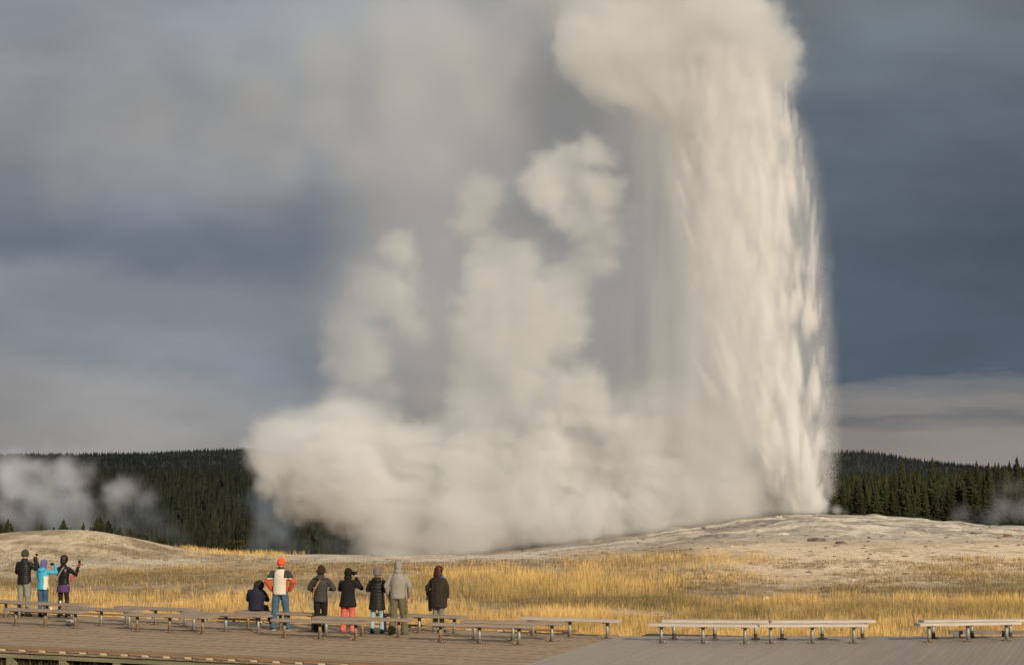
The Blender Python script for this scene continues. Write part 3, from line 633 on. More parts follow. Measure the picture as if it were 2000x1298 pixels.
BENCHES = [
    ([(-120, 1198), (-40, 1202), (38, 1205)], 'brown', 'steel', 'brown bench cut off by the left frame edge, behind the front bench'),
    ([(35, 1206), (92, 1208), (150, 1211)], 'brown', 'steel', 'brown bench right behind the three people at the left'),
    ([(33, 1221), (89, 1223.5), (144, 1226)], 'brown', 'rust', 'front brown bench at the far left with a white cup on it'),
    ([(139, 1217.5), (198, 1221), (257, 1224)], 'brown', 'steel', 'brown bench just right of the front bench with the white cup'),
    ([(246, 1216), (304, 1219), (362, 1221.5)], 'brown', 'steel', 'back row brown bench standing alone before the gold grass, left third'),
    ([(270, 1232), (331, 1234.5), (394, 1237)], 'brown', 'rust', 'front row brown bench with three rusty posts, second front bench from the left'),
    ([(378, 1229), (441, 1231.5), (505, 1234.5)], 'brown', 'steel', 'brown bench ending in front of the seated person in navy'),
    ([(483, 1226), (548, 1228.5), (612, 1231.5)], 'brown', 'rust', 'brown bench on which the person in navy sits'),
    ([(555, 1244), (625, 1247), (695, 1249.5)], 'brown', 'rust', 'front row brown bench before the man in the orange cap'),
    ([(638, 1239), (708, 1241), (777, 1243.5)], 'brown', ('steel', 'rust', 'rust'), 'brown bench in front of the coral trousers and the grey hoodie'),
    ([(748, 1231.5), (819, 1235), (891, 1237)], 'brown', 'steel', 'brown bench behind the black long coat, reaching past the woman in the poncho'),
    ([(860, 1253), (936, 1255.5), (1014, 1257.5)], 'brown', ('rust', 'steel', 'steel'), 'front row bench with pale sunlit edge before the middle of the deck'),
    ([(926, 1247), (1002, 1249), (1079, 1251.5)], 'brown', 'steel', 'brown bench partly hidden behind the front bench at mid deck'),
    ([(1038, 1240), (1112, 1243), (1190, 1245.5)], 'pale', 'steel', 'pale bench alone at the seam of the brown and grey decks, back row'),
    ([(1292, 1254), (1372, 1255), (1456, 1256)], 'pale', 'steel', 'left one of the two front benches on the grey deck, mid right'),
    ([(1502, 1255.5), (1586, 1255.5), (1672, 1255)], 'pale', 'steel', 'right one of the two front benches on the grey deck, mid right'),
    ([(1316, 1246), (1396, 1246.3), (1477, 1247)], 'pale', 'steel', 'left one of the two back benches with dark sleeved posts on the grey deck'),
    ([(1524, 1247), (1605, 1246.5), (1689, 1246)], 'pale', 'steel', 'right one of the two back benches with dark sleeved posts on the grey deck'),
    ([(1804, 1253), (1890, 1251.8), (1977, 1250)], 'pale', 'steel', 'front bench near the right frame edge on the grey deck'),
    ([(1814, 1246), (1898, 1245), (1983, 1243.8)], 'pale', 'steel', 'back bench near the right frame edge before the dark kerb rail')]
BO = [bench(l, k, g, lab, sleeve='sleeved' in lab or 'kerb rail' in lab) for (l, k, g, lab) in BENCHES]

# ------------------------------------------------------------------ people (seen from behind, built facing +Y, metres)
def fabric(name, c, var=.25, scale=9, rough=.9, bs=.35, bd=.012, sheen=.2):
    c1 = tuple(v * (1 - var) for v in c); c2 = tuple(min(1, v * (1 + var)) for v in c)
    m = simple_mat(name, c1, c2, scale, rough, bs, bd); return m
SKIN = fabric('skin', (.52, .30, .21), .1, 20, .6, .05)
def ring_tube(bm, pts, radii, n=14, cap=True):
    """pts: list of Vector, radii: list of (rx, ry) or r; rings stand across the path"""
    rings = []; prev = None
    for i, p in enumerate(pts):
        d = (pts[min(i + 1, len(pts) - 1)] - pts[max(i - 1, 0)]).normalized()
        x = Vector((1, 0, 0)) if abs(d.x) < .8 else Vector((0, 0, 1))
        y = d.cross(x).normalized(); x = y.cross(d).normalized()
        r = radii[i]; rx, ry = (r, r) if not isinstance(r, tuple) else r
        ring = [bm.verts.new(p + x * rx * math.cos(2 * math.pi * k / n) + y * ry * math.sin(2 * math.pi * k / n)) for k in range(n)]
        if prev:
            for k in range(n): bm.faces.new((prev[k], prev[(k + 1) % n], ring[(k + 1) % n], ring[k]))
        prev = ring; rings.append(ring)
    if cap:
        bm.faces.new(rings[0][::-1]); bm.faces.new(rings[-1])
def ball(bm, c, r, n=14):
    M = Matrix.Translation(c) @ Matrix.Diagonal((*(r if isinstance(r, tuple) else (r, r, r)), 1))
    bmesh.ops.create_uvsphere(bm, u_segments=n, v_segments=n // 2 + 2, radius=1, matrix=M)
def limb(bm, pts, rad, n=12):
    ring_tube(bm, pts, rad, n)
    for p, r in zip(pts, rad):
        ball(bm, p, (r if not isinstance(r, tuple) else min(r)) * .99, 10)
def finish(bm, name, mat, parent, vox=.016, smooth=5, M=None, disp=None, mats=None, pick=None):
    bmesh.ops.recalc_face_normals(bm, faces=bm.faces)
    me = bpy.data.meshes.new(name); bm.to_mesh(me); bm.free()
    t = bpy.data.objects.new(name, me); COL.objects.link(t)
    r = t.modifiers.new('remesh', 'REMESH'); r.mode = 'VOXEL'; r.voxel_size = vox
    if smooth: s = t.modifiers.new('smooth', 'SMOOTH'); s.iterations = smooth; s.factor = .5
    dg = bpy.context.evaluated_depsgraph_get(); new = bpy.data.meshes.new_from_object(t.evaluated_get(dg)); new.name = name
    bpy.data.objects.remove(t); bpy.data.meshes.remove(me)
    nv = len(new.vertices); co = np.empty(nv * 3, np.float32); new.vertices.foreach_get('co', co); co = co.reshape(-1, 3)
    if disp:
        no = np.empty(nv * 3, np.float32); new.vertices.foreach_get('normal', no); no = no.reshape(-1, 3)
        co = co + no * disp(co)[:, None]
    new.vertices.foreach_set('co', co.astype(np.float32).ravel())
    new.materials.clear()
    for m in (mats or [mat]): new.materials.append(m)
    if pick:
        nf = len(new.polygons); ce = np.empty(nf * 3, np.float32); new.polygons.foreach_get('center', ce); new.polygons.foreach_set('material_index', pick(ce.reshape(-1, 3)).astype(np.int32))
    new.polygons.foreach_set('use_smooth', np.ones(len(new.polygons), bool)); new.update()
    o = bpy.data.objects.new(name, new); COL.objects.link(o)
    if parent: o.parent = parent
    return o
V3 = lambda *a: Vector(a)
def folds(amp=.010, sc=7, seed=0, vert=.5):
    return lambda co: amp * 2 * (fbm(co[:, 0] * sc, co[:, 1] * sc, co[:, 2] * sc * vert, 3, seed=seed) - .5)
def quilt(step=.065, amp=.012):
    return lambda co: amp * (np.abs(np.sin(np.pi * co[:, 2] / step)) - .6)
def hand_shape(bm, w, e, k, curl=.6):
    """palm and five fingers at wrist w, forearm coming from e"""
    d = (w - e).normalized(); side = d.cross(V3(0, 0, 1)); side = (side if side.length > .1 else V3(1, 0, 0)).normalized(); nrm = side.cross(d).normalized()
    ring_tube(bm, [w, w + d * .045 * k, w + d * .09 * k], [(.024 * k, .018 * k), (.038 * k, .016 * k), (.040 * k, .014 * k)], 10)
    for i, (o, l) in enumerate(((-.030, .068), (-.010, .078), (.010, .074), (.030, .058))):
        p0 = w + d * .085 * k + side * o * k; p1 = p0 + d * l * .5 * k - nrm * l * .25 * curl * k; p2 = p1 + d * l * .3 * k - nrm * l * .5 * curl * k
        ring_tube(bm, [p0, p1, p2], [.009 * k, .0085 * k, .0075 * k], 6)
    t0 = w + d * .03 * k + side * .034 * k; ring_tube(bm, [t0, t0 + side * .03 * k + d * .025 * k, t0 + side * .035 * k + d * .055 * k - nrm * .012 * k], [.012 * k, .010 * k, .008 * k], 6)
def person(px, py, H, yaw, label, up, legs, jacket, pants, shoes, head, feet=None, stance=.13, sit=False, body_loc=None):
    """up: {'L': (elbow, wrist), 'R': ...} in metres for H = 1.75; jacket/pants: dicts of cut and cloth"""
    k = H / 1.75
    loc = gd(px, py) if body_loc is None else body_loc
    sh = .168 * jacket.get('sh', 1); zs = 1.405
    hipz = .92
    A = {}
    for s, sg in (('L', -1), ('R', 1)):
        e, w = up[s]; A[s] = (V3(sg * sh, 0, zs - .02) * k, V3(*e) * k, V3(*w) * k)
    ft = feet or {'L': (-stance, 0.0), 'R': (stance, 0.0)}
    if sit: Lg = {'L': [V3(-.09, .02, .93), V3(-.11, .40, .93), V3(-.12, .46, .50)], 'R': [V3(.09, .02, .93), V3(.13, .42, .92), V3(.22, .60, .52)]}
    else: Lg = {s: [V3(sg * .09, 0, hipz), V3(sg * .5 * (.09 + abs(ft[s][0])), ft[s][1] * .5 + .02, .50), V3(ft[s][0], ft[s][1], .09)] for s, sg in (('L', -1), ('R', 1))}
    Lg = {s: [v * k for v in Lg[s]] for s in Lg}
    # body: one continuous skin
    bm = bmesh.new(); hy = head.get('fwd', .03); hx = head.get('side', 0.0); hz = head.get('drop', 0.0)
    hc = V3(hx, hy, 1.63 - hz) * k
    ball(bm, hc, (.078 * k, .097 * k, .118 * k)); ball(bm, hc + V3(0, .03, -.06) * k, (.055 * k, .07 * k, .06 * k))
    tw = Matrix.Rotation(head.get('turn', 0), 3, 'Z')
    ball(bm, hc + tw @ V3(0, .10, -.02) * k, (.014 * k, .02 * k, .024 * k), 8)
    for s in (-1, 1): ball(bm, hc + tw @ V3(s * .075, .0, -.01) * k, (.012 * k, .022 * k, .034 * k), 8)
    for s in (-1, 1): ball(bm, hc + tw @ V3(s * .03, .083, .015) * k, (.014 * k, .010 * k, .010 * k), 8)
    ball(bm, hc + tw @ V3(0, .088, -.065) * k, (.026 * k, .010 * k, .009 * k), 8)
    ring_tube(bm, [V3(0, 0, 1.40) * k, V3(hx * .5, hy * .5, 1.50) * k, hc], [.062 * k, .054 * k, .05 * k])
    ring_tube(bm, [V3(0, 0, z) * k for z in (.86, .95, 1.08, 1.25, 1.38, 1.45)], [(.13 * k, .09 * k), (.155 * k, .105 * k), (.13 * k, .09 * k), (.16 * k, .10 * k), (.165 * k, .085 * k), (.07 * k, .06 * k)], 16)
    for s in ('L', 'R'):
        a = A[s]; limb(bm, [a[0], a[0].lerp(a[1], .5), a[1], a[1].lerp(a[2], .5), a[2]], [.05 * k, .044 * k, .038 * k, .034 * k, .025 * k], 10); hand_shape(bm, a[2], a[1], k)
        l = Lg[s]; limb(bm, [l[0], l[0].lerp(l[1], .5), l[1], l[1].lerp(l[2], .4), l[2]], [.082 * k, .07 * k, .055 * k, .052 * k, .036 * k], 10)
        f = l[2]; limb(bm, [f + V3(0, -.03, -.045) * k, f + V3(0, .07, -.055) * k, f + V3(0, .15, -.065) * k], [.034 * k, .036 * k, .022 * k], 8)
    b = finish(bm, 'person', SKIN, None, .0115, 2)
    b.location = (loc.x, loc.y, loc.z); b.rotation_euler.z = yaw; tag(b, label, 'person')
    # trousers
    bm = bmesh.new(); pw = pants.get('w', 1.0)
    ring_tube(bm, [V3(0, 0, z) * k for z in (.84, .92, 1.02)], [(.155 * k * pw, .118 * k), (.165 * k * pw, .12 * k), (.15 * k, .105 * k)], 16)
    for s in ('L', 'R'):
        l = Lg[s]; hemr = pants.get('hem', .062); end = l[2] + V3(0, 0, pants.get('up', -.02)) * k
        limb(bm, [l[0], l[0].lerp(l[1], .5), l[1], l[1].lerp(end, .5), end], [.095 * k * pw, .088 * k * pw, .074 * k * pw, .066 * k * pw, hemr * k], 14)
    finish(bm, 'trousers', pants['mat'], b, .016, 4, disp=folds(.012, 9, 3, .8))
    # shoes
    for s in ('L', 'R'):
        f = Lg[s][2]; bm = bmesh.new(); lo_ = V3(0, 0, -.045) * k
        limb(bm, [f + V3(0, -.045, -.045) * k, f + V3(0, .06, -.045) * k, f + V3(0, .165, -.058) * k], [.044 * k, .046 * k, .032 * k], 10); limb(bm, [f + V3(0, -.02, -.03) * k, f + V3(0, -.02, .03) * k], [.045 * k, .044 * k], 10)
        sm = shoes if not isinstance(shoes, tuple) else shoes[0]
        so = finish(bm, 'shoe', sm, b, .012, 2)
        bm = bmesh.new(); ring_tube(bm, [f + V3(0, .06, -.09) * k, f + V3(0, .06, -.075) * k], [(.048 * k, .135 * k), (.050 * k, .14 * k)], 16); bmesh.ops.recalc_face_normals(bm, faces=bm.faces)
        me = bpy.data.meshes.new('sole'); bm.to_mesh(me); bm.free(); me.materials.append(SOLE if not isinstance(shoes, tuple) else shoes[1]); so2 = bpy.data.objects.new('sole', me); COL.objects.link(so2); so2.parent = so
    # jacket
    bm = bmesh.new(); j = jacket; jw = j.get('w', 1.0); hem = j.get('hem', .80); hw = j.get('flare', 1.0); bh = j.get('bulk', 1.0)
    zz = [hem, hem + .03, .5 * (hem + 1.08), 1.08, 1.25, 1.36, 1.435, 1.50]
    rx = [.172 * jw * hw, .176 * jw * hw, .170 * jw * (1 + hw) / 2, .162 * jw * j.get('waist', 1), .178 * jw, .170 * j.get('sh', 1), .118 * j.get('sh', 1), .072]
    ry = [.135 * bh * hw, .14 * bh * hw, .135 * bh, .125 * bh, .138 * bh, .125 * bh, .10, .08]
    yy = [0, 0, 0, 0, 0, -.005, -.005, .01]
    ring_tube(bm, [V3(0, y, z) * k for y, z in zip(yy, zz)], [(a * k, c * k) for a, c in zip(rx, ry)], 20)
    if j.get('arms', True):
        ar = j.get('arm', 1.0)
        for s in ('L', 'R'):
            a = A[s]; c = a[1].lerp(a[2], .93)
            limb(bm, [a[0] + V3(0, 0, -.01), a[0].lerp(a[1], .5), a[1], a[1].lerp(c, .5), c], [.068 * k * ar ** .6, .064 * k * ar, .058 * k * ar, .052 * k * ar, .044 * k * ar], 14)
    if j.get('collar'): ring_tube(bm, [V3(0, .01, 1.45) * k, V3(hx * .4, .02, 1.50 + j['collar']) * k], [(.085 * k, .085 * k), (.08 * k, .08 * k)], 16)
    if j.get('hood'): # hood lying on the back
        ball(bm, V3(0, -.10, 1.44) * k, (.14 * k, .075 * k, .07 * k)); ball(bm, V3(0, -.06, 1.48) * k, (.12 * k, .09 * k, .05 * k))
    if j.get('extra'): j['extra'](bm, k)
    finish(bm, j.get('name', 'jacket'), j['mat'], b, .0165, 4, disp=j.get('disp', folds(.010, 8, 7)), mats=j.get('mats'), pick=(lambda co, fn=j.get('pick'): fn(co / k)) if j.get('pick') else None)
    # headwear / hair
    for (nm, mat, shapes, dsp) in head['parts']:
        bm = bmesh.new()
        hs_ = 1.1
        for (kind, *a) in shapes:
            if kind == 'ball': ball(bm, hc + V3(*a[0]) * k, tuple(v * k * hs_ for v in a[1]))
            elif kind == 'tube': ring_tube(bm, [hc + V3(*q) * k for q in a[0]], [(r[0] * k * hs_, r[1] * k * hs_) for r in a[1]], 18)
        finish(bm, nm, mat, b, .011, 3, disp=dsp)
    b['_k'] = k
    return b, A, hc, k
SOLE = fabric('shoe_sole', (.25, .24, .22), .2)
BLACKSHOE = fabric('black_shoe', (.012, .012, .012), .3); WHITES = fabric('white_sole', (.6, .6, .58), .1)
def held(name, label, cat, pos_local, b, size, mat, yaw=0, lens=None):
    """a thing held by person b: top level, placed in the world where the hand is"""
    p = Matrix.Translation(b.location) @ Matrix.Rotation(b.rotation_euler.z, 4, 'Z') @ pos_local.to_4d()
    bm = bmesh.new(); bmesh.ops.create_cube(bm, size=1); bmesh.ops.scale(bm, vec=size, verts=bm.verts); bmesh.ops.bevel(bm, geom=bm.edges, offset=min(size) * .2, segments=2, affect='EDGES')
    me = bpy.data.meshes.new(name); bm.to_mesh(me); bm.free(); me.materials.append(mat)
    o = bpy.data.objects.new(name, me); COL.objects.link(o); o.location = p.xyz; o.rotation_euler.z = b.rotation_euler.z + yaw
    tag(o, label, cat)
    if lens:
        V, Fc = [], []; cyl(V, Fc, (0, 0, 0), lens[0], lens[1], 14); l = mesh_obj('lens', V, Fc, mat, o, False); l.rotation_euler.x = -math.pi / 2; l.location = (0, size[1] / 2 - .002, 0)
    else:
        part('lens', (0, 0, 0), (.012, .003, .012), BOLT, o, 0, (-size[0] * .33, size[1] / 2 + .001, size[2] * .3))
    return o
PLASTIC = simple_mat('black_plastic', (.008, .008, .009), (.02, .02, .02), 20, .35, 0)
hang = lambda o=.0, f=.04: {'L': ((-.26 - o, .0, 1.16), (-.25 - o, f + .03, .92)), 'R': ((.26 + o, .0, 1.16), (.25 + o, f + .03, .92))}
def beanie(mat, low=-.02, r=1.0): return ('beanie', mat, [('ball', (0, -.004, .028), (.088 * r, .106 * r, .105 * r)), ('tube', [(0, -.008, low - .02), (0, -.006, low + .03)], [(.089 * r, .105 * r), (.090 * r, .107 * r)])], folds(.003, 30, 5))
def hood_up(mat, r=1.0): return ('hood', mat, [('ball', (0, -.012, .012), (.105 * r, .122 * r, .138 * r)), ('ball', (0, -.05, .05), (.08 * r, .09 * r, .10 * r)), ('ball', (0, -.03, -.12), (.105 * r, .11 * r, .07 * r))], folds(.008, 12, 9))
R_ = math.radians
# 1 man in black puffer
b1, A1, h1, k1 = person(46, 1203, 1.87, R_(-22), 'man in black puffer jacket, green beanie and grey trousers raising a camera, far left', {'L': ((-.27, .06, 1.17), (-.14, .30, 1.32)), 'R': ((.33, .16, 1.22), (.15, .25, 1.55))}, None,
    dict(mat=fabric('black_puffer', (.011, .010, .010), .3, 10, .55), hem=.86, w=1.12, bulk=1.15, arm=1.25, sh=1.05, disp=quilt(.06, .011), collar=.03), dict(mat=fabric('grey_trousers', (.22, .215, .17), .15), w=1.12, hem=.085), BLACKSHOE,
    dict(fwd=.03, turn=-.4, parts=[beanie(fabric('olive_knit', (.045, .05, .03), .2, 40), -.005)]), stance=.13)
held('camera', 'black compact camera held up by the man in the black puffer jacket', 'camera', A1['R'][2] + V3(-.02, .07, .07), b1, (.10, .05, .075), PLASTIC, -.2, (.028, .05))
# 2 woman in blue jacket
def pick2(co): return ((co[:, 0] > .085) & (np.abs(co[:, 0]) < .215) & (co[:, 2] < 1.25)).astype(int)
b2, A2, h2, k2 = person(83, 1204, 1.60, R_(-16), 'woman in bright blue jacket with cream side panel and purple cap holding a phone up', {'L': ((-.24, .12, 1.22), (-.06, .34, 1.42)), 'R': ((.40, .10, 1.36), (.26, .26, 1.60))}, None,
    dict(mat=None, mats=[fabric('sky_blue_shell', (.05, .36, .56), .12, 10, .7), fabric('cream_panel', (.66, .60, .46), .08, 10, .75)], pick=pick2, hem=.84, w=1.04, flare=1.04, arm=1.05, hood=True), dict(mat=fabric('blue_jeans', (.045, .095, .16), .25, 14), w=1.0, hem=.066), BLACKSHOE,
    dict(fwd=.03, parts=[('cap', fabric('purple_fleece', (.12, .105, .30), .15, 20), [('ball', (0, -.006, .02), (.094, .112, .118)), ('ball', (0, -.02, -.085), (.088, .095, .07))], folds(.004, 20, 2))]), stance=.085)
held('phone', 'dark phone held up in the hands of the woman in blue', 'phone', A2['R'][2] + V3(-.10, .05, .01), b2, (.15, .012, .078), PLASTIC, 0)
# 3 woman in leather jacket and purple skirt
b3, A3, h3, k3 = person(123, 1204, 1.72, R_(-22), 'dark haired woman in black leather jacket, purple skirt and black leggings', {'L': ((-.25, .10, 1.17), (-.08, .30, 1.30)), 'R': ((.30, .18, 1.20), (.24, .36, 1.42))}, None,
    dict(mat=fabric('black_leather', (.012, .010, .010), .4, 12, .33, .5), hem=.90, w=1.0, flare=.98, sh=.95, arm=.98, disp=folds(.012, 10, 4)), dict(mat=fabric('black_leggings', (.014, .011, .012), .3), w=.86, hem=.05), (BLACKSHOE, SOLE),
    dict(fwd=.03, parts=[('hair', fabric('dark_hair', (.016, .008, .006), .5, 30, .5, .6), [('ball', (0, -.015, .02), (.098, .115, .122)), ('ball', (0, -.05, -.06), (.085, .08, .09))], folds(.012, 22, 6))]), stance=.125)
bm = bmesh.new(); ring_tube(bm, [V3(0, 0, z) * k3 for z in (.71, .80, .90, .98)], [(.205 * k3, .165 * k3), (.20 * k3, .155 * k3), (.178 * k3, .135 * k3), (.155 * k3, .115 * k3)], 20)
finish(bm, 'skirt', fabric('purple_skirt', (.085, .035, .125), .15), b3, .015, 3, disp=folds(.012, 14, 8, .2))
bm = bmesh.new(); ball(bm, A3['R'][2] + V3(0, .05, .03) * k3, (.045, .045, .06)); ring_tube(bm, [A3['R'][2] + (A3['R'][1] - A3['R'][2]) * .2, A3['R'][2]], [.042, .036]); 
for i in range(4): ring_tube(bm, [A3['R'][2] + V3(-.03 + .02 * i, .07, .05) * k3, A3['R'][2] + V3(-.03 + .02 * i, .10, .09) * k3], [.013, .011], 8)
finish(bm, 'glove', fabric('red_glove', (.26, .018, .03), .2), b3, .009, 2)
held('phone', 'grey phone held in a red glove by the woman in the leather jacket', 'phone', A3['R'][2] + V3(.0, .07, .10), b3, (.08, .012, .16), PLASTIC, 0)
# 4 seated person on the eighth bench
bp = BO[7]; sit_loc = bp.matrix_basis @ V3(-.74, -.02, 0)
navy = fabric('navy_coat', (.012, .013, .032), .25, 9, .8)
b4, A4, h4, k4 = person(0, 0, 1.62, R_(-14), 'person in long navy coat with dark fur hood sitting hunched on a bench', {'L': ((-.27, .08, 1.16), (-.12, .28, 1.05)), 'R': ((.27, .14, 1.16), (.13, .34, 1.22))}, None,
    dict(mat=navy, name='coat', hem=.875, w=1.28, flare=1.06, bulk=1.35, arm=1.35, sh=1.12, waist=1.12), dict(mat=fabric('navy_jeans', (.02, .026, .05), .2), w=1.1), BLACKSHOE,
    dict(fwd=.10, side=.05, drop=.07, parts=[('fur_hood', fabric('brown_fur', (.028, .018, .012), .5, 40, 1, .8, .03), [('ball', (.0, -.02, .0), (.13, .13, .135)), ('ball', (-.02, -.08, -.08), (.13, .08, .08))], folds(.022, 26, 4))]), sit=True, body_loc=V3(sit_loc.x, sit_loc.y, .455 - .845 * 1.62 / 1.75 + .004))
# 5 man in orange cap
def pick5(co):
    x, z = np.abs(co[:, 0]), co[:, 2]; m = np.zeros(len(co), int)
    m[(x > .115) & (z > 1.26 - .0 * x)] = 2; m[(z > 1.475)] = 2
    m[(x > .158) & (z <= 1.24) & (z > .93)] = 1; m[(x > .30) & (z < 1.27)] = 1; m[(x > .19) & (x < .215) & (z < 1.2)] = 2
    return m
b5, A5, h5, k5 = person(547, 1229.5, 1.86, R_(-10), 'man in orange cap and cream, orange and charcoal jacket with blue jeans, hands in pockets', {'L': ((-.33, -.05, 1.17), (-.23, .05, .97)), 'R': ((.33, -.05, 1.17), (.23, .05, .97))}, None,
    dict(mat=None, mats=[fabric('cream_shell', (.56, .53, .42), .07, 8, .8), fabric('orange_panel', (.48, .075, .028), .12, 8, .8), fabric('charcoal_panel', (.035, .035, .03), .2, 8, .8)], pick=pick5, hem=.86, w=1.10, bulk=1.1, arm=1.15, sh=1.12, collar=.03, disp=folds(.014, 8, 12)), dict(mat=fabric('faded_jeans', (.055, .105, .155), .25, 12), w=1.12, hem=.078), (BLACKSHOE, WHITES),
    dict(fwd=.05, drop=.015, parts=[beanie(fabric('orange_knit', (.85, .09, .03), .08, 40), .0)]), feet={'L': (-.17, -.03), 'R': (.19, .02)})
# 6 person in dark grey jacket with brown hat
b6, A6, h6, k6 = person(626, 1233.5, 1.68, R_(-12), 'person in charcoal jacket and brown brimmed hat with a tan strap across the back', {'L': ((-.33, .05, 1.15), (-.18, .24, 1.02)), 'R': ((.36, .02, 1.15), (.20, .24, 1.12))}, None,
    dict(mat=fabric('charcoal_jacket', (.042, .040, .036), .2, 9, .8), hem=.80, w=1.10, flare=1.02, bulk=1.15, arm=1.22, sh=1.02, hood=True), dict(mat=fabric('black_trousers', (.010, .009, .009), .3), w=1.08, hem=.075), BLACKSHOE,
    dict(fwd=.03, parts=[('hat', fabric('brown_hat', (.035, .018, .012), .25, 20), [('ball', (0, -.005, .035), (.094, .108, .108)), ('tube', [(0, -.01, -.055), (0, -.008, -.005), (0, -.006, .03)], [(.128, .138), (.115, .128), (.092, .106)])], folds(.006, 12, 1)), ('hair', fabric('brown_hair', (.03, .014, .009), .4, 30), [('ball', (0, -.04, -.07), (.085, .07, .08))], folds(.008, 22, 6))]), stance=.115)
# 7 person in black coat and coral trousers
b7, A7, h7, k7 = person(679, 1233, 1.60, R_(-18), 'person in hooded black coat and coral snow trousers holding a camera to the eye', {'L': ((-.28, .10, 1.18), (-.08, .26, 1.44)), 'R': ((.37, .10, 1.22), (.14, .22, 1.50))}, None,
    dict(mat=fabric('black_coat', (.010, .008, .008), .3, 9, .85), name='coat', hem=.70, w=1.16, flare=1.26, bulk=1.15, arm=1.3, sh=1.03, disp=folds(.016, 6, 22)), dict(mat=fabric('coral_nylon', (.62, .12, .09), .2, 13, .5, .7, .03), w=1.18, hem=.088, up=-.04), (BLACKSHOE, WHITES),
    dict(fwd=.03, parts=[hood_up(fabric('black_hood', (.010, .008, .008), .3), .98)]), stance=.15)
held('camera', 'black camera held to the eye by the person in coral trousers', 'camera', h7 + V3(.10, .10, .0), b7, (.13, .07, .09), PLASTIC, -.25, (.036, .08))
# 8 person in long black puffer and grey beanie
b8, A8, h8, k8 = person(736, 1236.5, 1.64, R_(-12), 'person in grey knit beanie, long black quilted coat and light blue jeans', {'L': ((-.27, .05, 1.17), (-.14, .26, 1.12)), 'R': ((.27, .05, 1.17), (.14, .26, 1.12))}, None,
    dict(mat=fabric('black_quilt', (.011, .010, .009), .3, 9, .6), name='coat', hem=.64, w=1.12, flare=1.18, bulk=1.2, arm=1.25, sh=1.0, waist=1.02, hood=True, disp=lambda co: quilt(.085, .010)(co) + folds(.012, 7, 31)(co)), dict(mat=fabric('light_jeans', (.27, .38, .42), .2, 14), w=.95, hem=.062), BLACKSHOE,
    dict(fwd=.03, parts=[beanie(fabric('grey_knit', (.15, .135, .115), .2, 40), -.05, 1.16)]), stance=.14)
# 9 man in grey hoodie
b9, A9, h9, k9 = person(777, 1238.5, 1.83, R_(-8), 'man in light grey hoodie with the hood up and olive cargo trousers', {'L': ((-.29, .0, 1.16), (-.25, .12, .92)), 'R': ((.29, .0, 1.16), (.25, .12, .92))}, None,
    dict(mat=fabric('grey_fleece', (.255, .235, .205), .07, 8, .95), name='hoodie', hem=.86, w=1.13, bulk=1.1, arm=1.2, sh=1.08, disp=folds(.014, 7, 41)), dict(mat=fabric('olive_cargo', (.115, .105, .058), .2, 10), w=1.2, hem=.10), BLACKSHOE,
    dict(fwd=.03, parts=[hood_up(fabric('grey_fleece_hood', (.255, .235, .205), .07), .93)]), feet={'L': (-.15, .0), 'R': (.18, .0)})
for s in (-1, 1):
    bm = bmesh.new(); bmesh.ops.create_cube(bm, size=1, matrix=Matrix.Translation(V3(s * .205, 0, .60) * k9) @ Matrix.Diagonal((.05, .16, .20, 1))); finish(bm, 'cargo_pocket', [c for c in b9.children if c.name.startswith('trousers')][0].data.materials[0], b9, .012, 3)
# 10 woman in poncho
def poncho(bm, k):
    ring_tube(bm, [V3(0.02, -.02, z) * k for z in (.66, .80, 1.0, 1.2, 1.36, 1.46)], [(.235 * k, .17 * k), (.235 * k, .17 * k), (.24 * k, .17 * k), (.235 * k, .165 * k), (.185 * k, .14 * k), (.09 * k, .09 * k)], 20)
    ring_tube(bm, [V3(-.22, -.06, z) * k for z in (.56, .8, 1.1)], [(.06 * k, .03 * k), (.07 * k, .05 * k), (.06 * k, .06 * k)], 12)
b10, A10, h10, k10 = person(856, 1234, 1.68, R_(-30), 'woman with long auburn hair in a dark brown poncho, blue scarf and patterned grey trousers', {'L': ((-.33, -.02, 1.18), (-.36, .02, .98)), 'R': ((.26, .0, 1.16), (.22, .1, .92))}, None,
    dict(mat=fabric('brown_poncho', (.030, .022, .016), .25, 8, .95), name='poncho', hem=.66, w=1.2, flare=1.05, bulk=1.2, arm=1.15, extra=poncho, disp=lambda co: .018 * (fbm(co[:, 0] * 16, co[:, 1] * 16, co[:, 2] * 1.2, 2, seed=51) - .5) * 2), dict(mat=simple_mat('patterned_trousers', (.06, .055, .05), (.34, .31, .28), 45, .9, .2), w=1.05, hem=.07), (fabric('teal_shoe', (.06, .10, .11), .3), SOLE),
    dict(fwd=.04, turn=-.8, parts=[('hair', fabric('auburn_hair', (.055, .012, .010), .5, 26, .45, .7, .03), [('ball', (0, -.018, .015), (.10, .112, .12)), ('ball', (-.01, -.06, -.10), (.12, .085, .14)), ('ball', (-.03, -.08, -.21), (.09, .06, .10))], folds(.014, 20, 6)), ('scarf', fabric('blue_scarf', (.02, .18, .42), .2), [('ball', (.065, .0, -.155), (.075, .08, .04))], folds(.008, 15, 3))]), stance=.105)
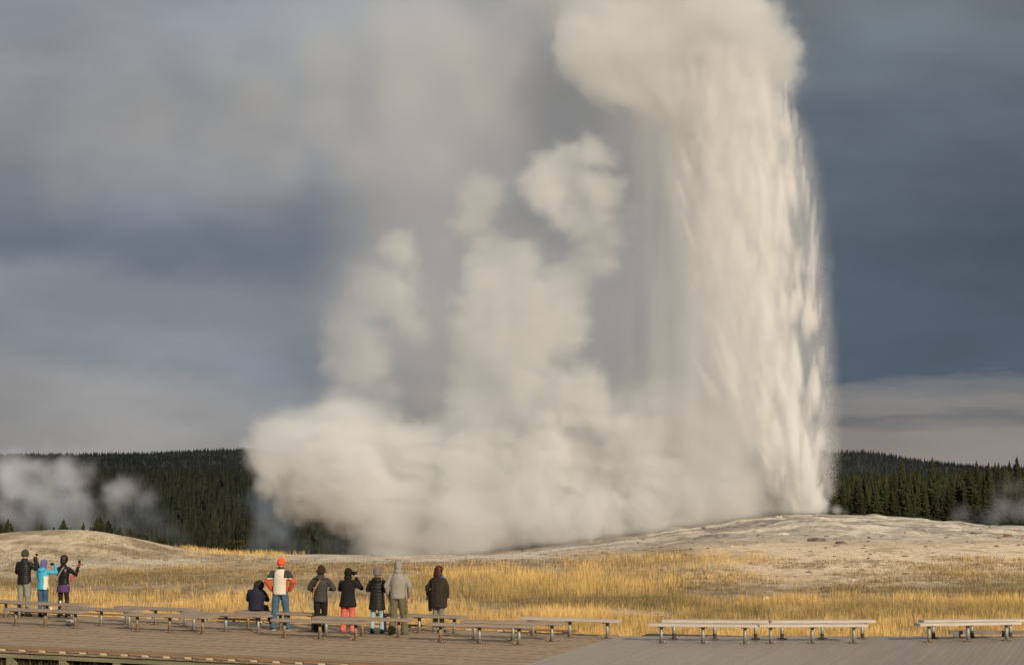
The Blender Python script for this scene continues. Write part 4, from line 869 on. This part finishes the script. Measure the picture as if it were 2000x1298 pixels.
# bags with straps
TAN = fabric('tan_leather', (.30, .17, .07), .2, 14, .7); CANVAS = fabric('canvas_bag', (.34, .28, .18), .15, 14)
def bag(b, k, label, pts, bagc, size, m1, m2):
    e = bpy.data.objects.new('shoulder_bag', None); COL.objects.link(e); e.location = b.location; e.rotation_euler.z = b.rotation_euler.z; tag(e, label, 'bag')
    bm = bmesh.new(); ring_tube(bm, [V3(*p) * k for p in pts], [(.020 * k, .007 * k)] * len(pts), 8); bmesh.ops.recalc_face_normals(bm, faces=bm.faces)
    me = bpy.data.meshes.new('strap'); bm.to_mesh(me); bm.free(); me.materials.append(m1); sub('strap', me, e)
    bm = bmesh.new(); bmesh.ops.create_cube(bm, size=1, matrix=Matrix.Translation(V3(*bagc) * k) @ Matrix.Diagonal((*size, 1))); o = finish(bm, 'pouch', m2, e, .012, 4, disp=folds(.008, 12, 3))
bag(b6, k6, 'tan strap and pale canvas bag of the person in the brown hat', [(.04, -.175, 1.40), (-.04, -.185, 1.28), (-.14, -.175, 1.10), (-.205, -.10, .92), (-.22, -.04, .84)], (-.235, -.03, .72), (.10, .16, .24), TAN, CANVAS)
bag(b3, k3, 'grey strap and pink pouch worn by the woman in the leather jacket', [(.10, -.13, 1.44), (.04, -.155, 1.36), (-.06, -.16, 1.20), (-.15, -.14, 1.05), (-.19, -.04, .98)], (.235, .10, 1.10), (.07, .12, .16), fabric('grey_strap', (.30, .25, .2), .1), fabric('pink_pouch', (.42, .11, .11), .2))
# litter on and under the benches
PAPER = fabric('white_paper', (.75, .72, .66), .06)
def cup(bn, loc, label, tilt=0):
    V, Fc = [], []; cyl(V, Fc, (0, 0, 0), .026, .07, 14, .034); e = mesh_obj('paper_cup', V, Fc, PAPER, None, False); e.matrix_world = bn.matrix_basis @ Matrix.Translation(loc) @ Matrix.Rotation(tilt, 4, 'Y') @ Matrix.Scale(.8, 4); tag(e, label, 'cup')
    V, Fc = [], []; cyl(V, Fc, (0, 0, .068), .037, .01, 14, .035); mesh_obj('lid', V, Fc, fabric('cup_lid', (.7, .69, .66), .05), e)
cup(BO[2], (.16, .03, .454), 'white paper cup standing on the front bench at the left')
cup(BO[1], (.42, .05, .454), 'white paper cup on the back bench beside the black leggings')
bm = bmesh.new(); bmesh.ops.create_icosphere(bm, subdivisions=3, radius=.11)
for v in bm.verts: v.co *= .75 + .5 * random.Random(round(v.co.x * 997 + v.co.y * 331 + v.co.z * 77)).random(); v.co.z *= .75
me = bpy.data.meshes.new('plastic_bag'); bm.to_mesh(me); bm.free(); mb, tb, bb = new_mat('clear_plastic'); bb.inputs['Base Color'].default_value = (.62, .60, .57, 1); bb.inputs['Roughness'].default_value = .3; bb.inputs['Transmission Weight'].default_value = .5; me.materials.append(mb)
o = bpy.data.objects.new('plastic_bag', me); COL.objects.link(o); p = gd(137, 1220); o.location = (p.x, p.y, .075); tag(o, 'crumpled clear plastic bag lying under the front left bench', 'bag')

# rocks on the mound and in the grass
ROCK_D = simple_mat('dark_rock', (.07, .055, .045), (.19, .15, .12), 3, .9, .6, .05); ROCK_W = simple_mat('white_rock', (.5, .43, .35), (.65, .58, .48), 4, .9, .4, .03); ROCK_R = simple_mat('red_rock', (.14, .07, .05), (.26, .15, .10), 3, .9, .5, .05)
for i, (px, py, d, s, m, lab) in enumerate([
        (1597, 1056, 117, (1.1, .6, .42), ROCK_D, 'dark broken rock ledge on the face of the geyser mound below the vent'), (1643, 1065, 114, (.7, .5, .3), ROCK_D, 'dark rock lower right of the broken ledge on the mound'), (1528, 1037, 128, (.8, .5, .28), ROCK_W, 'pale crusted rock left of the vent on the mound'),
        (1970, 1049, 124, (.7, .5, .4), ROCK_R, 'reddish rock on the mound crest near the right frame edge'), (1905, 1039, 130, (1.6, .6, .35), ROCK_D, 'long dark crust on the right shoulder of the mound'), (1497, 1168, 72, (.26, .16, .2), ROCK_W, 'small white stone in the gold grass beyond the front benches'),
        (1522, 1012, 141, (.45, .4, .22), ROCK_W, 'pale lump of sinter at the left foot of the water jet')]):
    bm = bmesh.new(); bmesh.ops.create_icosphere(bm, subdivisions=4, radius=.5); co = np.array([v.co[:] for v in bm.verts]); n = fbm(co[:, 0] * 3 + i, co[:, 1] * 3, co[:, 2] * 3, 4, seed=i + 400)
    for v, q in zip(bm.verts, n): v.co *= .35 + 1.3 * q; v.co.x *= s[0]; v.co.y *= s[1]; v.co.z *= s[2]
    me = bpy.data.meshes.new('rock'); bm.to_mesh(me); bm.free(); me.materials.append(m); o = bpy.data.objects.new('rock', me); COL.objects.link(o); p = at(px, py, d); o.location = (p.x, p.y, gz1(p.x, p.y) - s[2] * .05); tag(o, lab, 'rock')

# loose crumbs of sinter over the mound and the sandy apron
def rubble():
    rng = np.random.default_rng(21); n = 4200; Y = rng.uniform(66, 146, n); X = rng.uniform(-.27, .29, n) * Y
    Z = ground_z(X, Y); px, py = px_of(X, Y, Z)
    w = sstep(900, 1300, px) * sstep(1150, 1120, py) + .5 * np.exp(-((X + 24) / 10)**2 - ((Y - 105) / 7)**2) + .5 * soft(1076, 1084, 1098, 1106, py)
    w = w * (1 - zones(X, Y, Z)[0]) * (.25 + 1.2 * sstep(.45, .62, fbm(X * .35, Y * .25, X * 0, 4, seed=601))); k = rng.random(n) < w; X, Y, Z = X[k], Y[k], Z[k]; n = len(X)
    sz = .015 + .10 * rng.random(n) ** 5
    ico = bmesh.new(); bmesh.ops.create_icosphere(ico, subdivisions=1, radius=1); v0 = np.array([v.co[:] for v in ico.verts]); f0 = np.array([[v.index for v in f.verts] for f in ico.faces]); ico.free()
    sc = rng.uniform(.6, 1.3, (n, 1, 3)) * np.array([1.5, 1, .7]); V = np.stack([X, Y, Z + sz * .2], -1)[:, None] + v0[None] * rng.uniform(.7, 1.25, (n, len(v0), 1)) * sc * sz[:, None, None]
    Fc = (np.arange(n)[:, None, None] * len(v0) + f0).reshape(-1, 3); t = rng.random((n, 1)); c = np.where(t < .8, C(.16, .13, .10), C(.50, .43, .34)) * rng.uniform(.6, 1.3, (n, 1))
    m, tt, b = new_mat('sinter_crumbs'); a = tt.nodes.new('ShaderNodeAttribute'); a.attribute_name = 'tint'; tt.links.new(a.outputs['Color'], b.inputs['Base Color']); b.inputs['Roughness'].default_value = .95
    o = np_mesh('rubble', V.reshape(-1, 3), Fc, m, False, np.repeat(c, len(v0), 0)); tag(o, 'loose stones and crumbs of mineral crust strewn over the mound', 'rubble', kind='stuff')
rubble()
# ------------------------------------------------------------------ steam and spray (real volumes of uneven density)
def vol_mat(name, color, aniso=0.0):
    m = bpy.data.materials.new(name); m.use_nodes = True; t = m.node_tree; t.nodes.clear()
    o = t.nodes.new('ShaderNodeOutputMaterial'); v = t.nodes.new('ShaderNodeVolumePrincipled')
    v.inputs['Color'].default_value = (*color, 1); v.inputs['Density'].default_value = 1.0
    v.inputs['Density Attribute'].default_value = 'density'; v.inputs['Anisotropy'].default_value = aniso
    t.links.new(v.outputs[0], o.inputs['Volume'])
    return m
def vol_object(name, field, lo, hi, mat):
    """field: float array [nx,ny,nz] of extinction per metre between lo and hi; becomes a density grid"""
    nx, ny, nz = field.shape
    me = bpy.data.meshes.new(name)
    n = nx * ny * nz
    me.vertices.add(n)
    gx = np.linspace(lo[0], hi[0], nx, dtype=np.float32); gy = np.linspace(lo[1], hi[1], ny, dtype=np.float32); gz = np.linspace(lo[2], hi[2], nz, dtype=np.float32)
    co = np.empty((nx, ny, nz, 3), np.float32); co[..., 0] = gx[:, None, None]; co[..., 1] = gy[None, :, None]; co[..., 2] = gz[None, None, :]
    me.vertices.foreach_set('co', co.ravel())
    at_ = me.attributes.new('steam', 'FLOAT', 'POINT'); at_.data.foreach_set('value', np.ascontiguousarray(field, np.float32).ravel())
    ob = bpy.data.objects.new(name, me); COL.objects.link(ob); me.materials.append(mat)
    g = bpy.data.node_groups.new(name + '_grid', 'GeometryNodeTree')
    g.interface.new_socket('Geometry', in_out='INPUT', socket_type='NodeSocketGeometry')
    g.interface.new_socket('Geometry', in_out='OUTPUT', socket_type='NodeSocketGeometry')
    N = g.nodes.new; K = g.links.new
    gi = N('NodeGroupInput'); go = N('NodeGroupOutput')
    vc = N('GeometryNodeVolumeCube'); vc.inputs['Min'].default_value = lo; vc.inputs['Max'].default_value = hi
    vc.inputs['Resolution X'].default_value = nx; vc.inputs['Resolution Y'].default_value = ny; vc.inputs['Resolution Z'].default_value = nz
    pos = N('GeometryNodeInputPosition')
    sub = N('ShaderNodeVectorMath'); sub.operation = 'SUBTRACT'; K(pos.outputs[0], sub.inputs[0]); sub.inputs[1].default_value = lo
    dv = N('ShaderNodeVectorMath'); dv.operation = 'MULTIPLY'; K(sub.outputs[0], dv.inputs[0]); dv.inputs[1].default_value = [(m - 1) / (b - a) for m, a, b in zip((nx, ny, nz), lo, hi)]
    sp = N('ShaderNodeSeparateXYZ'); K(dv.outputs[0], sp.inputs[0])
    def rnd(s, mx):
        a = N('ShaderNodeMath'); a.operation = 'ROUND'; K(s, a.inputs[0])
        b = N('ShaderNodeClamp'); K(a.outputs[0], b.inputs[0]); b.inputs[1].default_value = 0; b.inputs[2].default_value = mx
        return b.outputs[0]
    ix, iy, iz = rnd(sp.outputs[0], nx - 1), rnd(sp.outputs[1], ny - 1), rnd(sp.outputs[2], nz - 1)
    # integer maths so that large indices stay exact
    def ti(s):
        a = N('FunctionNodeFloatToInt'); a.rounding_mode = 'ROUND'; K(s, a.inputs[0]); return a.outputs[0]
    def im(op, a, b):
        q = N('FunctionNodeIntegerMath'); q.operation = op; K(a, q.inputs[0])
        if isinstance(b, int): q.inputs[1].default_value = b
        else: K(b, q.inputs[1])
        return q.outputs[0]
    idx = im('ADD', im('MULTIPLY', im('ADD', im('MULTIPLY', ti(ix), ny), ti(iy)), nz), ti(iz))
    na = N('GeometryNodeInputNamedAttribute'); na.data_type = 'FLOAT'; na.inputs['Name'].default_value = 'steam'
    si = N('GeometryNodeSampleIndex'); si.data_type = 'FLOAT'; si.domain = 'POINT'
    K(gi.outputs[0], si.inputs['Geometry']); K(na.outputs['Attribute'], si.inputs['Value']); K(idx, si.inputs['Index'])
    K(si.outputs['Value'], vc.inputs['Density'])
    sm = N('GeometryNodeSetMaterial'); sm.inputs['Material'].default_value = mat
    K(vc.outputs[0], sm.inputs['Geometry']); K(sm.outputs[0], go.inputs[0])
    md = ob.modifiers.new('steam_grid', 'NODES'); md.node_group = g
    return ob
def grid(lo, hi, vox):
    n = [int(round((b - a) / vox)) + 1 for a, b in zip(lo, hi)]
    ax = [np.linspace(a, b, m, dtype=np.float32) for a, b, m in zip(lo, hi, n)]
    return np.meshgrid(*ax, indexing='ij')
def blobs_sdf(X, Y, Z, blobs):
    s = np.full(X.shape, -99.0, np.float32)
    for (px, py, rp, dd) in blobs:                       # pixel, radius in px at the geyser, metres behind the vent
        c = at(px, py, VENT_D + dd); r = rp / PXM
        d = r - np.sqrt((X - c.x)**2 + (0.8 * (Y - c.y))**2 + (Z - c.z)**2)
        h = np.clip(0.5 + 0.5 * (d - s) / 1.3, 0, 1)
        s = s * (1 - h) + d * h + 1.3 * h * (1 - h)
    return s
def build_plume():
    lo, hi = (-39.0, 128.0, -2.8), (24.0, 166.0, 45.0)
    X, Y, Z = grid(lo, hi, 0.30)
    dense = [ # big left puff and the cloud rolling over the ground
        (545, 915, 44, -3), (590, 890, 70, -2), (600, 955, 52, -4), (670, 850, 85, 0), (640, 920, 90, -3), (690, 960, 70, -5), (740, 830, 70, 2), (760, 900, 105, 2), (740, 990, 75, -2), (735, 1060, 60, 0),
        (820, 960, 110, 1), (800, 1050, 95, -2), (900, 960, 110, 0), (900, 1050, 110, -3), (1000, 1000, 110, -2), (1100, 1020, 95, -2), (1190, 1010, 95, -1), (1270, 985, 90, 0), (1180, 930, 70, 2), (1350, 980, 75, 0), (1420, 975, 62, 0), (1470, 985, 40, 0),
        (850, 870, 75, 3), (930, 800, 78, 2), (960, 735, 72, 1), (1010, 765, 68, 1), (900, 745, 45, 0), (960, 850, 85, 3), (1020, 890, 80, 4),
        (1060, 930, 55, -3), (1075, 870, 50, -3), (1090, 810, 46, -3), (1110, 762, 42, -3), (1148, 745, 38, -3), (1165, 790, 40, -2),
        (1245, 705, 40, -1), (1245, 770, 45, -1), (1235, 850, 50, -1), (1290, 760, 60, 2), (1300, 860, 70, 2), (1330, 690, 60, 3), (1225, 930, 50, -1),
        # middle billows
        (715, 700, 88, 3), (680, 625, 68, 2), (735, 560, 82, 2), (765, 495, 52, 2), (655, 700, 42, 1), (790, 640, 60, 5), (690, 530, 45, 3),
        (1095, 345, 66, 1), (1140, 300, 48, 1), (1160, 370, 58, 2), (1066, 372, 42, 0), (1150, 440, 62, 2), (1030, 495, 42, 3), (1160, 510, 55, 3), (1110, 430, 45, 2),
        (930, 385, 66, 5), (900, 440, 45, 6), (1215, 420, 45, 4), (1120, 560, 50, 4), (1100, 640, 50, 4), (970, 560, 58, 6), (930, 640, 58, 5), (1000, 650, 66, 4), (960, 480, 40, 6), (1050, 590, 45, 5),
        # crown
        (1165, 60, 80, 0), (1150, 110, 55, -2), (1225, 130, 72, -1), (1260, 90, 95, 0), (1330, 60, 115, 1), (1420, 85, 100, 0), (1475, 125, 68, 0), (1380, 180, 90, 0), (1290, -30, 130, 2), (1150, -40, 110, 3), (1390, -15, 85, 1), (1450, 200, 75, 0), (1050, -50, 80, 4), (1300, 200, 60, 1), (1500, 190, 45, 0)]
    dense += [(x, 925 + 12 * (i % 2), 105, 3) for i, x in enumerate(range(840, 1440, 95))] + [(680, 800, 60, 3), (760, 770, 50, 4), (880, 930, 90, 3), (1330, 880, 75, 3), (1400, 900, 70, 2), (1130, 870, 60, 4)]
    # smooth fields on a coarse grid, brought up to the fine one
    sh = X.shape; cn = [n // 3 + 2 for n in sh]; xc = [np.linspace(p, q, n, dtype=np.float32) for p, q, n in zip(lo, hi, cn)]; XC, YC, ZC = np.meshgrid(*xc, indexing='ij')
    def up(f):
        for ax in range(3):
            t = np.linspace(0, cn[ax] - 1, sh[ax]); i = np.minimum(t.astype(int), cn[ax] - 2); w = (t - i).astype(np.float32)
            w = w.reshape([-1 if k == ax else 1 for k in range(3)]); f = np.take(f, i, ax) * (1 - w) + np.take(f, i + 1, ax) * w
        return f
    wobc = fbm(XC * .10, YC * .10, ZC * .10, 3, seed=3) - .5
    thc = fbm(XC * .13, YC * .13, ZC * .13, 3, seed=21)
    sc_ = blobs_sdf(XC, YC, ZC, dense)
    s2 = blobs_sdf(XC, YC, ZC, [(p, q, r * 1.18 + 8, d + 3) for (p, q, r, d) in dense])       # softer steam behind each billow
    halo = .035 * sstep(-.8, 2.6, s2 + 6.0 * wobc) * sstep(.28, .66, thc) * sstep(-24, -12, XC + .3 * ZC)
    # thin veil drifting downwind
    veil = [(1000, 600, 300, 4), (900, 250, 330, 6), (1150, 250, 250, 4), (1150, 800, 220, 4), (790, 560, 170, 6), (700, 60, 260, 9), (480, 250, 200, 10), (250, 200, 200, 11), (100, 330, 120, 12), (820, 420, 200, 7), (1050, 100, 250, 5)]
    v = blobs_sdf(XC, YC, ZC, veil) + 10 * (fbm(XC * .07, YC * .07, ZC * .07, 4, seed=31) - .5)
    st = np.clip(fbm(XC * .10, YC * .10, ZC * .07, 5, .58, seed=41) * 2.4 - .75, 0, 1.2) ** 1.3
    inner = soft(-15, -8, 11, 15, XC + 6 * wobc)
    thin = sstep(-2, 7, v) * (0.007 + 0.040 * st + .017 * inner)
    old = [(700, 330, 80, 6), (640, 240, 70, 7), (800, 190, 95, 6), (900, 110, 100, 6), (760, 50, 90, 8), (660, 420, 60, 6), (860, 300, 80, 6), (930, 230, 70, 5), (1020, 130, 85, 5), (640, 120, 80, 9), (520, 180, 70, 10), (1000, 260, 70, 5), (560, 330, 55, 9), (860, 30, 90, 7), (720, 460, 55, 5), (420, 130, 60, 11), (300, 240, 55, 12), (860, 470, 60, 6)]
    so = blobs_sdf(XC, YC, ZC, old) + 5.5 * wobc + 1.2 * billow(XC * .16 + wobc, YC * .16, ZC * .16, 3, .5, seed=15)
    thin = thin + sstep(-.8, 2.6, so) * .075 * (.4 + 1.2 * thc) * sstep(-34, -12, XC)
    # falling spray curtain left of the jet
    hx = X - VENT.x; wob = up(wobc); thick = up(thc)
    cur = up(sstep(-16.0, -6.0, XC - VENT.x + 2 * wobc) * (1 - sstep(-4.0, 1.0, XC - VENT.x + .10 * (ZC - VENT.z))) * (1 - sstep(4.0, 8.0, np.abs(YC - VENT.y - 1))) * sstep(39, 30, ZC))
    cur = cur * (0.04 + 0.24 * np.clip(fbm(X * .55, Y * .4, Z * .045, 3, seed=51) * 1.9 - .5, 0, 1))
    sd = up(sc_); nearb = sd > -4.0
    bl = np.zeros(sh, np.float32); q = 1.6 * wob[nearb]
    bl[nearb] = billow(X[nearb] * .17 + q, Y[nearb] * .17 + q, Z[nearb] * .17, 5, .76, seed=11)
    sd = sd + 2.8 * wob + 1.9 * bl + .85
    crisp = sstep(-22, -2, X - .15 * Z)                                          # older steam downwind has softer rims
    crisp = np.maximum(crisp, .8 * sstep(11, 6, Z))
    core = sstep(-0.3, 1.9 - 1.05 * crisp, sd)
    den = core ** 1.2 * (0.10 + 0.34 * sstep(.36, .60, thick) + .45 * sstep(11, 5, Z))
    den = den * (1 - .45 * (1 - sstep(-22, -4, X)) * sstep(3, 12, Z))            # drifting billows thin out downwind
    tot = den + up(halo + thin) + cur
    tot *= 1 - .6 * sstep(-5.0, -2.6, hx + .12 * (Z - VENT.z)) * sstep(15, 9, Z)      # the jet itself is a volume of its own
    gz = ground_z(X[:, :, 0], Y[:, :, 0]).astype(np.float32)[..., None]
    tot *= sstep(45, 41, Z) * sstep(128, 131, Y) * sstep(166, 163, Y) * sstep(-39, -35, X) * sstep(-.1, .5, Z - gz)
    tot[tot < 0.003] = 0
    o = vol_object('steam_plume', tot, lo, hi, vol_mat('steam', (.905, .915, .925)))
    tag(o, 'huge billowing cloud of white steam drifting left from the geyser', 'steam', kind='stuff')

# the water column: outline read as right and left edge by height
COLZ = np.array([1010, 985, 960, 900, 850, 700, 500, 350, 200, 110, 60]); COLR = np.array([1588, 1610, 1622, 1622, 1618, 1610, 1594, 1576, 1545, 1515, 1470]); COLL = np.array([1546, 1520, 1490, 1445, 1410, 1345, 1310, 1285, 1270, 1290, 1370])
_zz = np.array([at(1500, q, VENT_D).z for q in COLZ]); _xr = (COLR - 1000) / F * VENT_D; _xl = (COLL - 1000) / F * VENT_D
def col_edges(Z): return np.interp(Z, _zz, _xl), np.interp(Z, _zz, _xr)
def build_column():
    lo, hi = (8.0, 137.0, .3), (24.6, 151.5, 36.0)
    X, Y, Z = grid(lo, hi, 0.185)
    xl, xr = col_edges(Z); w = np.maximum(xr - xl, .6); cx = .5 * (xl + xr)
    u = (X - cx) / (w / 2); vdep = (Y - VENT_D) / (np.maximum(w, 1.0) * .5)
    lean = X + .10 * (Z - VENT.z) * u                       # jets fan out from the vent
    ragged = fbm(X * 1.1, Y * 1.0, Z * .16, 4, .55, seed=301)
    rr_ = np.sqrt(u * u + vdep * vdep) + .55 * (ragged - .5)
    body = 1 - sstep(.70, 1.02, rr_)
    soft_left = np.clip(.35 + .65 * sstep(-1.0, .25, u), 0, 1)
    fan = (X - VENT.x) / np.maximum(Z - VENT.z + 9, 3)
    fil = fbm(fan * 26, Y * .75, Z * .22 + .5 * np.abs(vnoise(fan * 40, Y, Z * .1, 7) - .5), 4, .6, seed=311)
    fine = fbm(X * 2.2, Y * 2.0, Z * .75, 3, .6, seed=321)
    right = 1 - .72 * sstep(.42, .72, u + .25 * (ragged - .5)) * sstep(30, 22, Z)
    den = body * soft_left * right * (.14 + .65 * sstep(.46, .70, fil * .55 + fine * .45) + .2 * sstep(.45, .65, fine)) * (1 + 1.2 * sstep(13, 3, Z))
    # spear shaped bursts, pointed at the top
    rng = np.random.default_rng(8)
    sp = np.zeros_like(den)
    spears = [(1552, 188, 3.2, .26), (1562, 262, 2.4, .2), (1534, 150, 2.6, .25), (1598, 440, 2.6, .22), (1604, 560, 3, .25), (1610, 660, 3, .25), (1612, 760, 3, .25), (1570, 300, 3, .25), (1588, 400, 3, .3), (1484, 108, 4.0, .55), (1500, 120, 3.0, .3), (1500, 205, 4, .5), (1578, 345, 3.5, .3), (1590, 372, 3.0, .3), (1540, 300, 4, .5), (1398, 625, 5, .8), (1480, 640, 5, .7), (1550, 640, 5, .8), (1440, 560, 4, .5), (1350, 690, 4, .7)]
    for _ in range(130):
        q = rng.uniform(150, 960); l_, r_ = np.interp(-q, -COLZ, COLL), np.interp(-q, -COLZ, COLR); spears.append((l_ + (r_ - l_) * rng.beta(2.4, 1.3), q, rng.uniform(1.6, 4.2), rng.uniform(.2, .75)))
    for i, (px, py, ln, rd) in enumerate(spears):
        d_ = VENT_D - rng.uniform(.2, 1.0) * (2.6 if py < 900 else 1.2); t = at(px, py, d_)
        sl = slice(*np.searchsorted(X[:, 0, 0], (t.x - 2.5, t.x + 2.5))), slice(*np.searchsorted(Y[0, :, 0], (t.y - 2, t.y + 2))), slice(*np.searchsorted(Z[0, 0, :], (t.z - ln, t.z + .1)))
        if X[sl].size == 0: continue
        dz = t.z - Z[sl]; ax = t.x - (t.x - VENT.x) * dz / max(t.z - VENT.z, 3) * .8
        rad = rd * (.10 + .9 * (np.clip(dz, 0, ln) / ln) ** .8); r = np.sqrt((X[sl] - ax)**2 + (Y[sl] - t.y)**2)
        sp[sl] = np.maximum(sp[sl], (1 - sstep(.35, 1.0, r / rad + .5 * (fine[sl] - .5))) * (1 - sstep(.45, 1.0, dz / ln)) * (dz > 0) * .9)
    den = den + sp * 2.6
    # boiling foot, small gust of steam blown right along the crest
    c = at(1560, 985, VENT_D); ft = 1.9 - np.sqrt((X - c.x)**2 + (Y - c.y)**2 + (1.2 * (Z - c.z))**2) + 1.6 * (fbm(X * .6, Y * .6, Z * .6, 3, seed=331) - .5)
    den = den + .9 * sstep(-.3, 1.0, ft)
    for (px, py, r) in ((1605, 992, .75), (1632, 998, .5), (1652, 1001, .28), (1590, 978, .9)):
        c = at(px, py, VENT_D - .5); q = r - np.sqrt((X - c.x)**2 + (Y - c.y)**2 + (Z - c.z)**2) + .7 * (fbm(X * 1.3, Y * 1.3, Z * 1.3, 3, seed=341) - .5); den = den + .8 * sstep(-.1, .4, q)
    # faint spray fringe right of the column
    fr = sstep(1.35, .9, np.sqrt(u * u + vdep * vdep)) * sstep(.5, 1.0, u) * (.05 + .12 * sstep(.45, .7, fine)) * sstep(33, 26, Z)
    den = den + fr
    gz = ground_z(X[:, :, 0], Y[:, :, 0]).astype(np.float32)[..., None]
    den *= sstep(-.05, .2, Z - gz) * sstep(36, 34, Z) * sstep(8, 9, X)
    den[den < .01] = 0
    # droplets thrown out of the column: real little beads of water, one mesh
    n = 12000; q = np.r_[rng.uniform(150, 1008, n // 2), 1008 - 860 * rng.random(n - n // 2) ** 2.2]
    Zd = CAMH + (HY - q) / F * VENT_D; a, b = np.interp(Zd, _zz, _xl), np.interp(Zd, _zz, _xr)
    t = rng.random(n); f = np.where(t < .55, rng.normal(.985, .035, n), rng.uniform(.1, 1.0, n)); Xd = a + (b - a) * f + np.where(f > 1, (np.exp(rng.random(n)) - 1) * .05 * np.clip((q - 500) / 250, 0, 1), 0)
    Yd = VENT_D + (b - a) * .5 * rng.uniform(-1, 1, n) * np.sqrt(np.clip(1 - (2 * f - 1)**2, .08, 1))
    nr = 3500; Xr = VENT.x - 13 * rng.random(nr); Zr = VENT.z - 1 + 8 * rng.random(nr) ** 1.6; Yr = VENT_D - 5 * rng.random(nr); k = Zr > ground_z(Xr, Yr) + .1
    P = np.r_[np.c_[Xd, Yd, Zd], np.c_[Xr, Yr, Zr][k]]; sz = rng.uniform(.006, .014, len(P)) * np.where(rng.random(len(P)) < .05, 1.7, 1)
    oct_ = np.array([(1, 0, 0), (-1, 0, 0), (0, 1, 0), (0, -1, 0), (0, 0, 1.8), (0, 0, -1.8)]); of = np.array([(0, 2, 4), (2, 1, 4), (1, 3, 4), (3, 0, 4), (2, 0, 5), (1, 2, 5), (3, 1, 5), (0, 3, 5)])
    V = (P[:, None] + sz[:, None, None] * oct_).reshape(-1, 3); Fc = (np.arange(len(P))[:, None, None] * 6 + of).reshape(-1, 3)
    m, tt, bs = new_mat('water_drops'); bs.inputs['Base Color'].default_value = (.86, .87, .88, 1); bs.inputs['Roughness'].default_value = .25; bs.inputs['Transmission Weight'].default_value = .15
    root = np_mesh('geyser_column', V, Fc, m, True); tag(root, 'tall white column of boiling water bursting from the vent on the mound', 'geyser')
    o = vol_object('water_spray', den, lo, hi, vol_mat('spray', (.982, .985, .987))); o.parent = root
def wisps(name, label, d, blobs, seed, dens, pad=1.0):
    pxm = F / d; P = [at(px, py, d + dd) for (px, py, r, dd) in blobs]; Rr = [r / pxm for (_, _, r, _) in blobs]
    lo = tuple(min(p[i] - r for p, r in zip(P, Rr)) - pad for i in range(3)); hi = tuple(max(p[i] + r for p, r in zip(P, Rr)) + pad for i in range(3))
    X, Y, Z = grid(lo, hi, 0.3); s = np.full(X.shape, -9., np.float32)
    for p, r in zip(P, Rr):
        q = r - np.sqrt((X - p.x)**2 + (.8 * (Y - p.y))**2 + (Z - p.z)**2); h = np.clip(.5 + .5 * (q - s) / .8, 0, 1); s = s * (1 - h) + q * h + .8 * h * (1 - h)
    w = fbm(X * .22, Y * .22, Z * .22, 4, seed=seed) - .5
    s = s + 7.0 * w + .9 * billow(X * .33 + w, Y * .33, Z * .33, 4, .65, seed=seed + 5)
    den = sstep(-1.2, 3.0, s) ** 1.5 * dens * (.25 + 1.5 * np.clip(fbm(X * .3, Y * .3, Z * .24, 3, seed=seed + 9) * 2 - .6, 0, 1))
    e = np.minimum.reduce([X - lo[0], hi[0] - X, Y - lo[1], hi[1] - Y, hi[2] - Z]); den *= sstep(0, pad, e)
    den[den < .003] = 0
    o = vol_object(name, den, lo, hi, vol_mat(name, (.93, .965, 1.0))); tag(o, label, 'steam', kind='stuff')  # blue tint in the colour stands in for steam lying in shade
build_plume(); build_column()
wisps('fumarole_steam', 'bluish steam rising behind the pale left mound before the dark hill', 250.0, [(60, 950, 62, 2), (130, 930, 45, 4), (20, 920, 50, 5), (150, 990, 40, 0), (165, 1020, 32, 0), (110, 1000, 50, 2), (30, 1010, 45, 3), (230, 965, 35, 3), (275, 985, 34, 0), (310, 1010, 32, 0), (340, 1030, 22, 0), (355, 1050, 12, 0), (245, 1010, 25, 2), (-60, 960, 70, 4), (90, 870, 26, 6)], 501, .24)
wisps('fumarole_steam', 'thin bluish steam in front of the hill left of the big white cloud', 215.0, [(480, 980, 38, 2), (455, 975, 26, 2), (520, 1010, 36, 0), (550, 1040, 34, 0), (570, 1065, 32, 0), (600, 1070, 34, 0), (640, 1060, 36, 0), (640, 1020, 30, 2), (500, 1060, 24, 2), (660, 1000, 30, 3)], 531, .20)
wisps('fumarole_steam', 'faint wisp of steam before the right forest beyond the mound', 260.0, [(1880, 1000, 26, 0), (1930, 1010, 34, 0), (1960, 980, 30, 0), (1980, 950, 26, 0), (2010, 1000, 40, 0)], 561, .09)
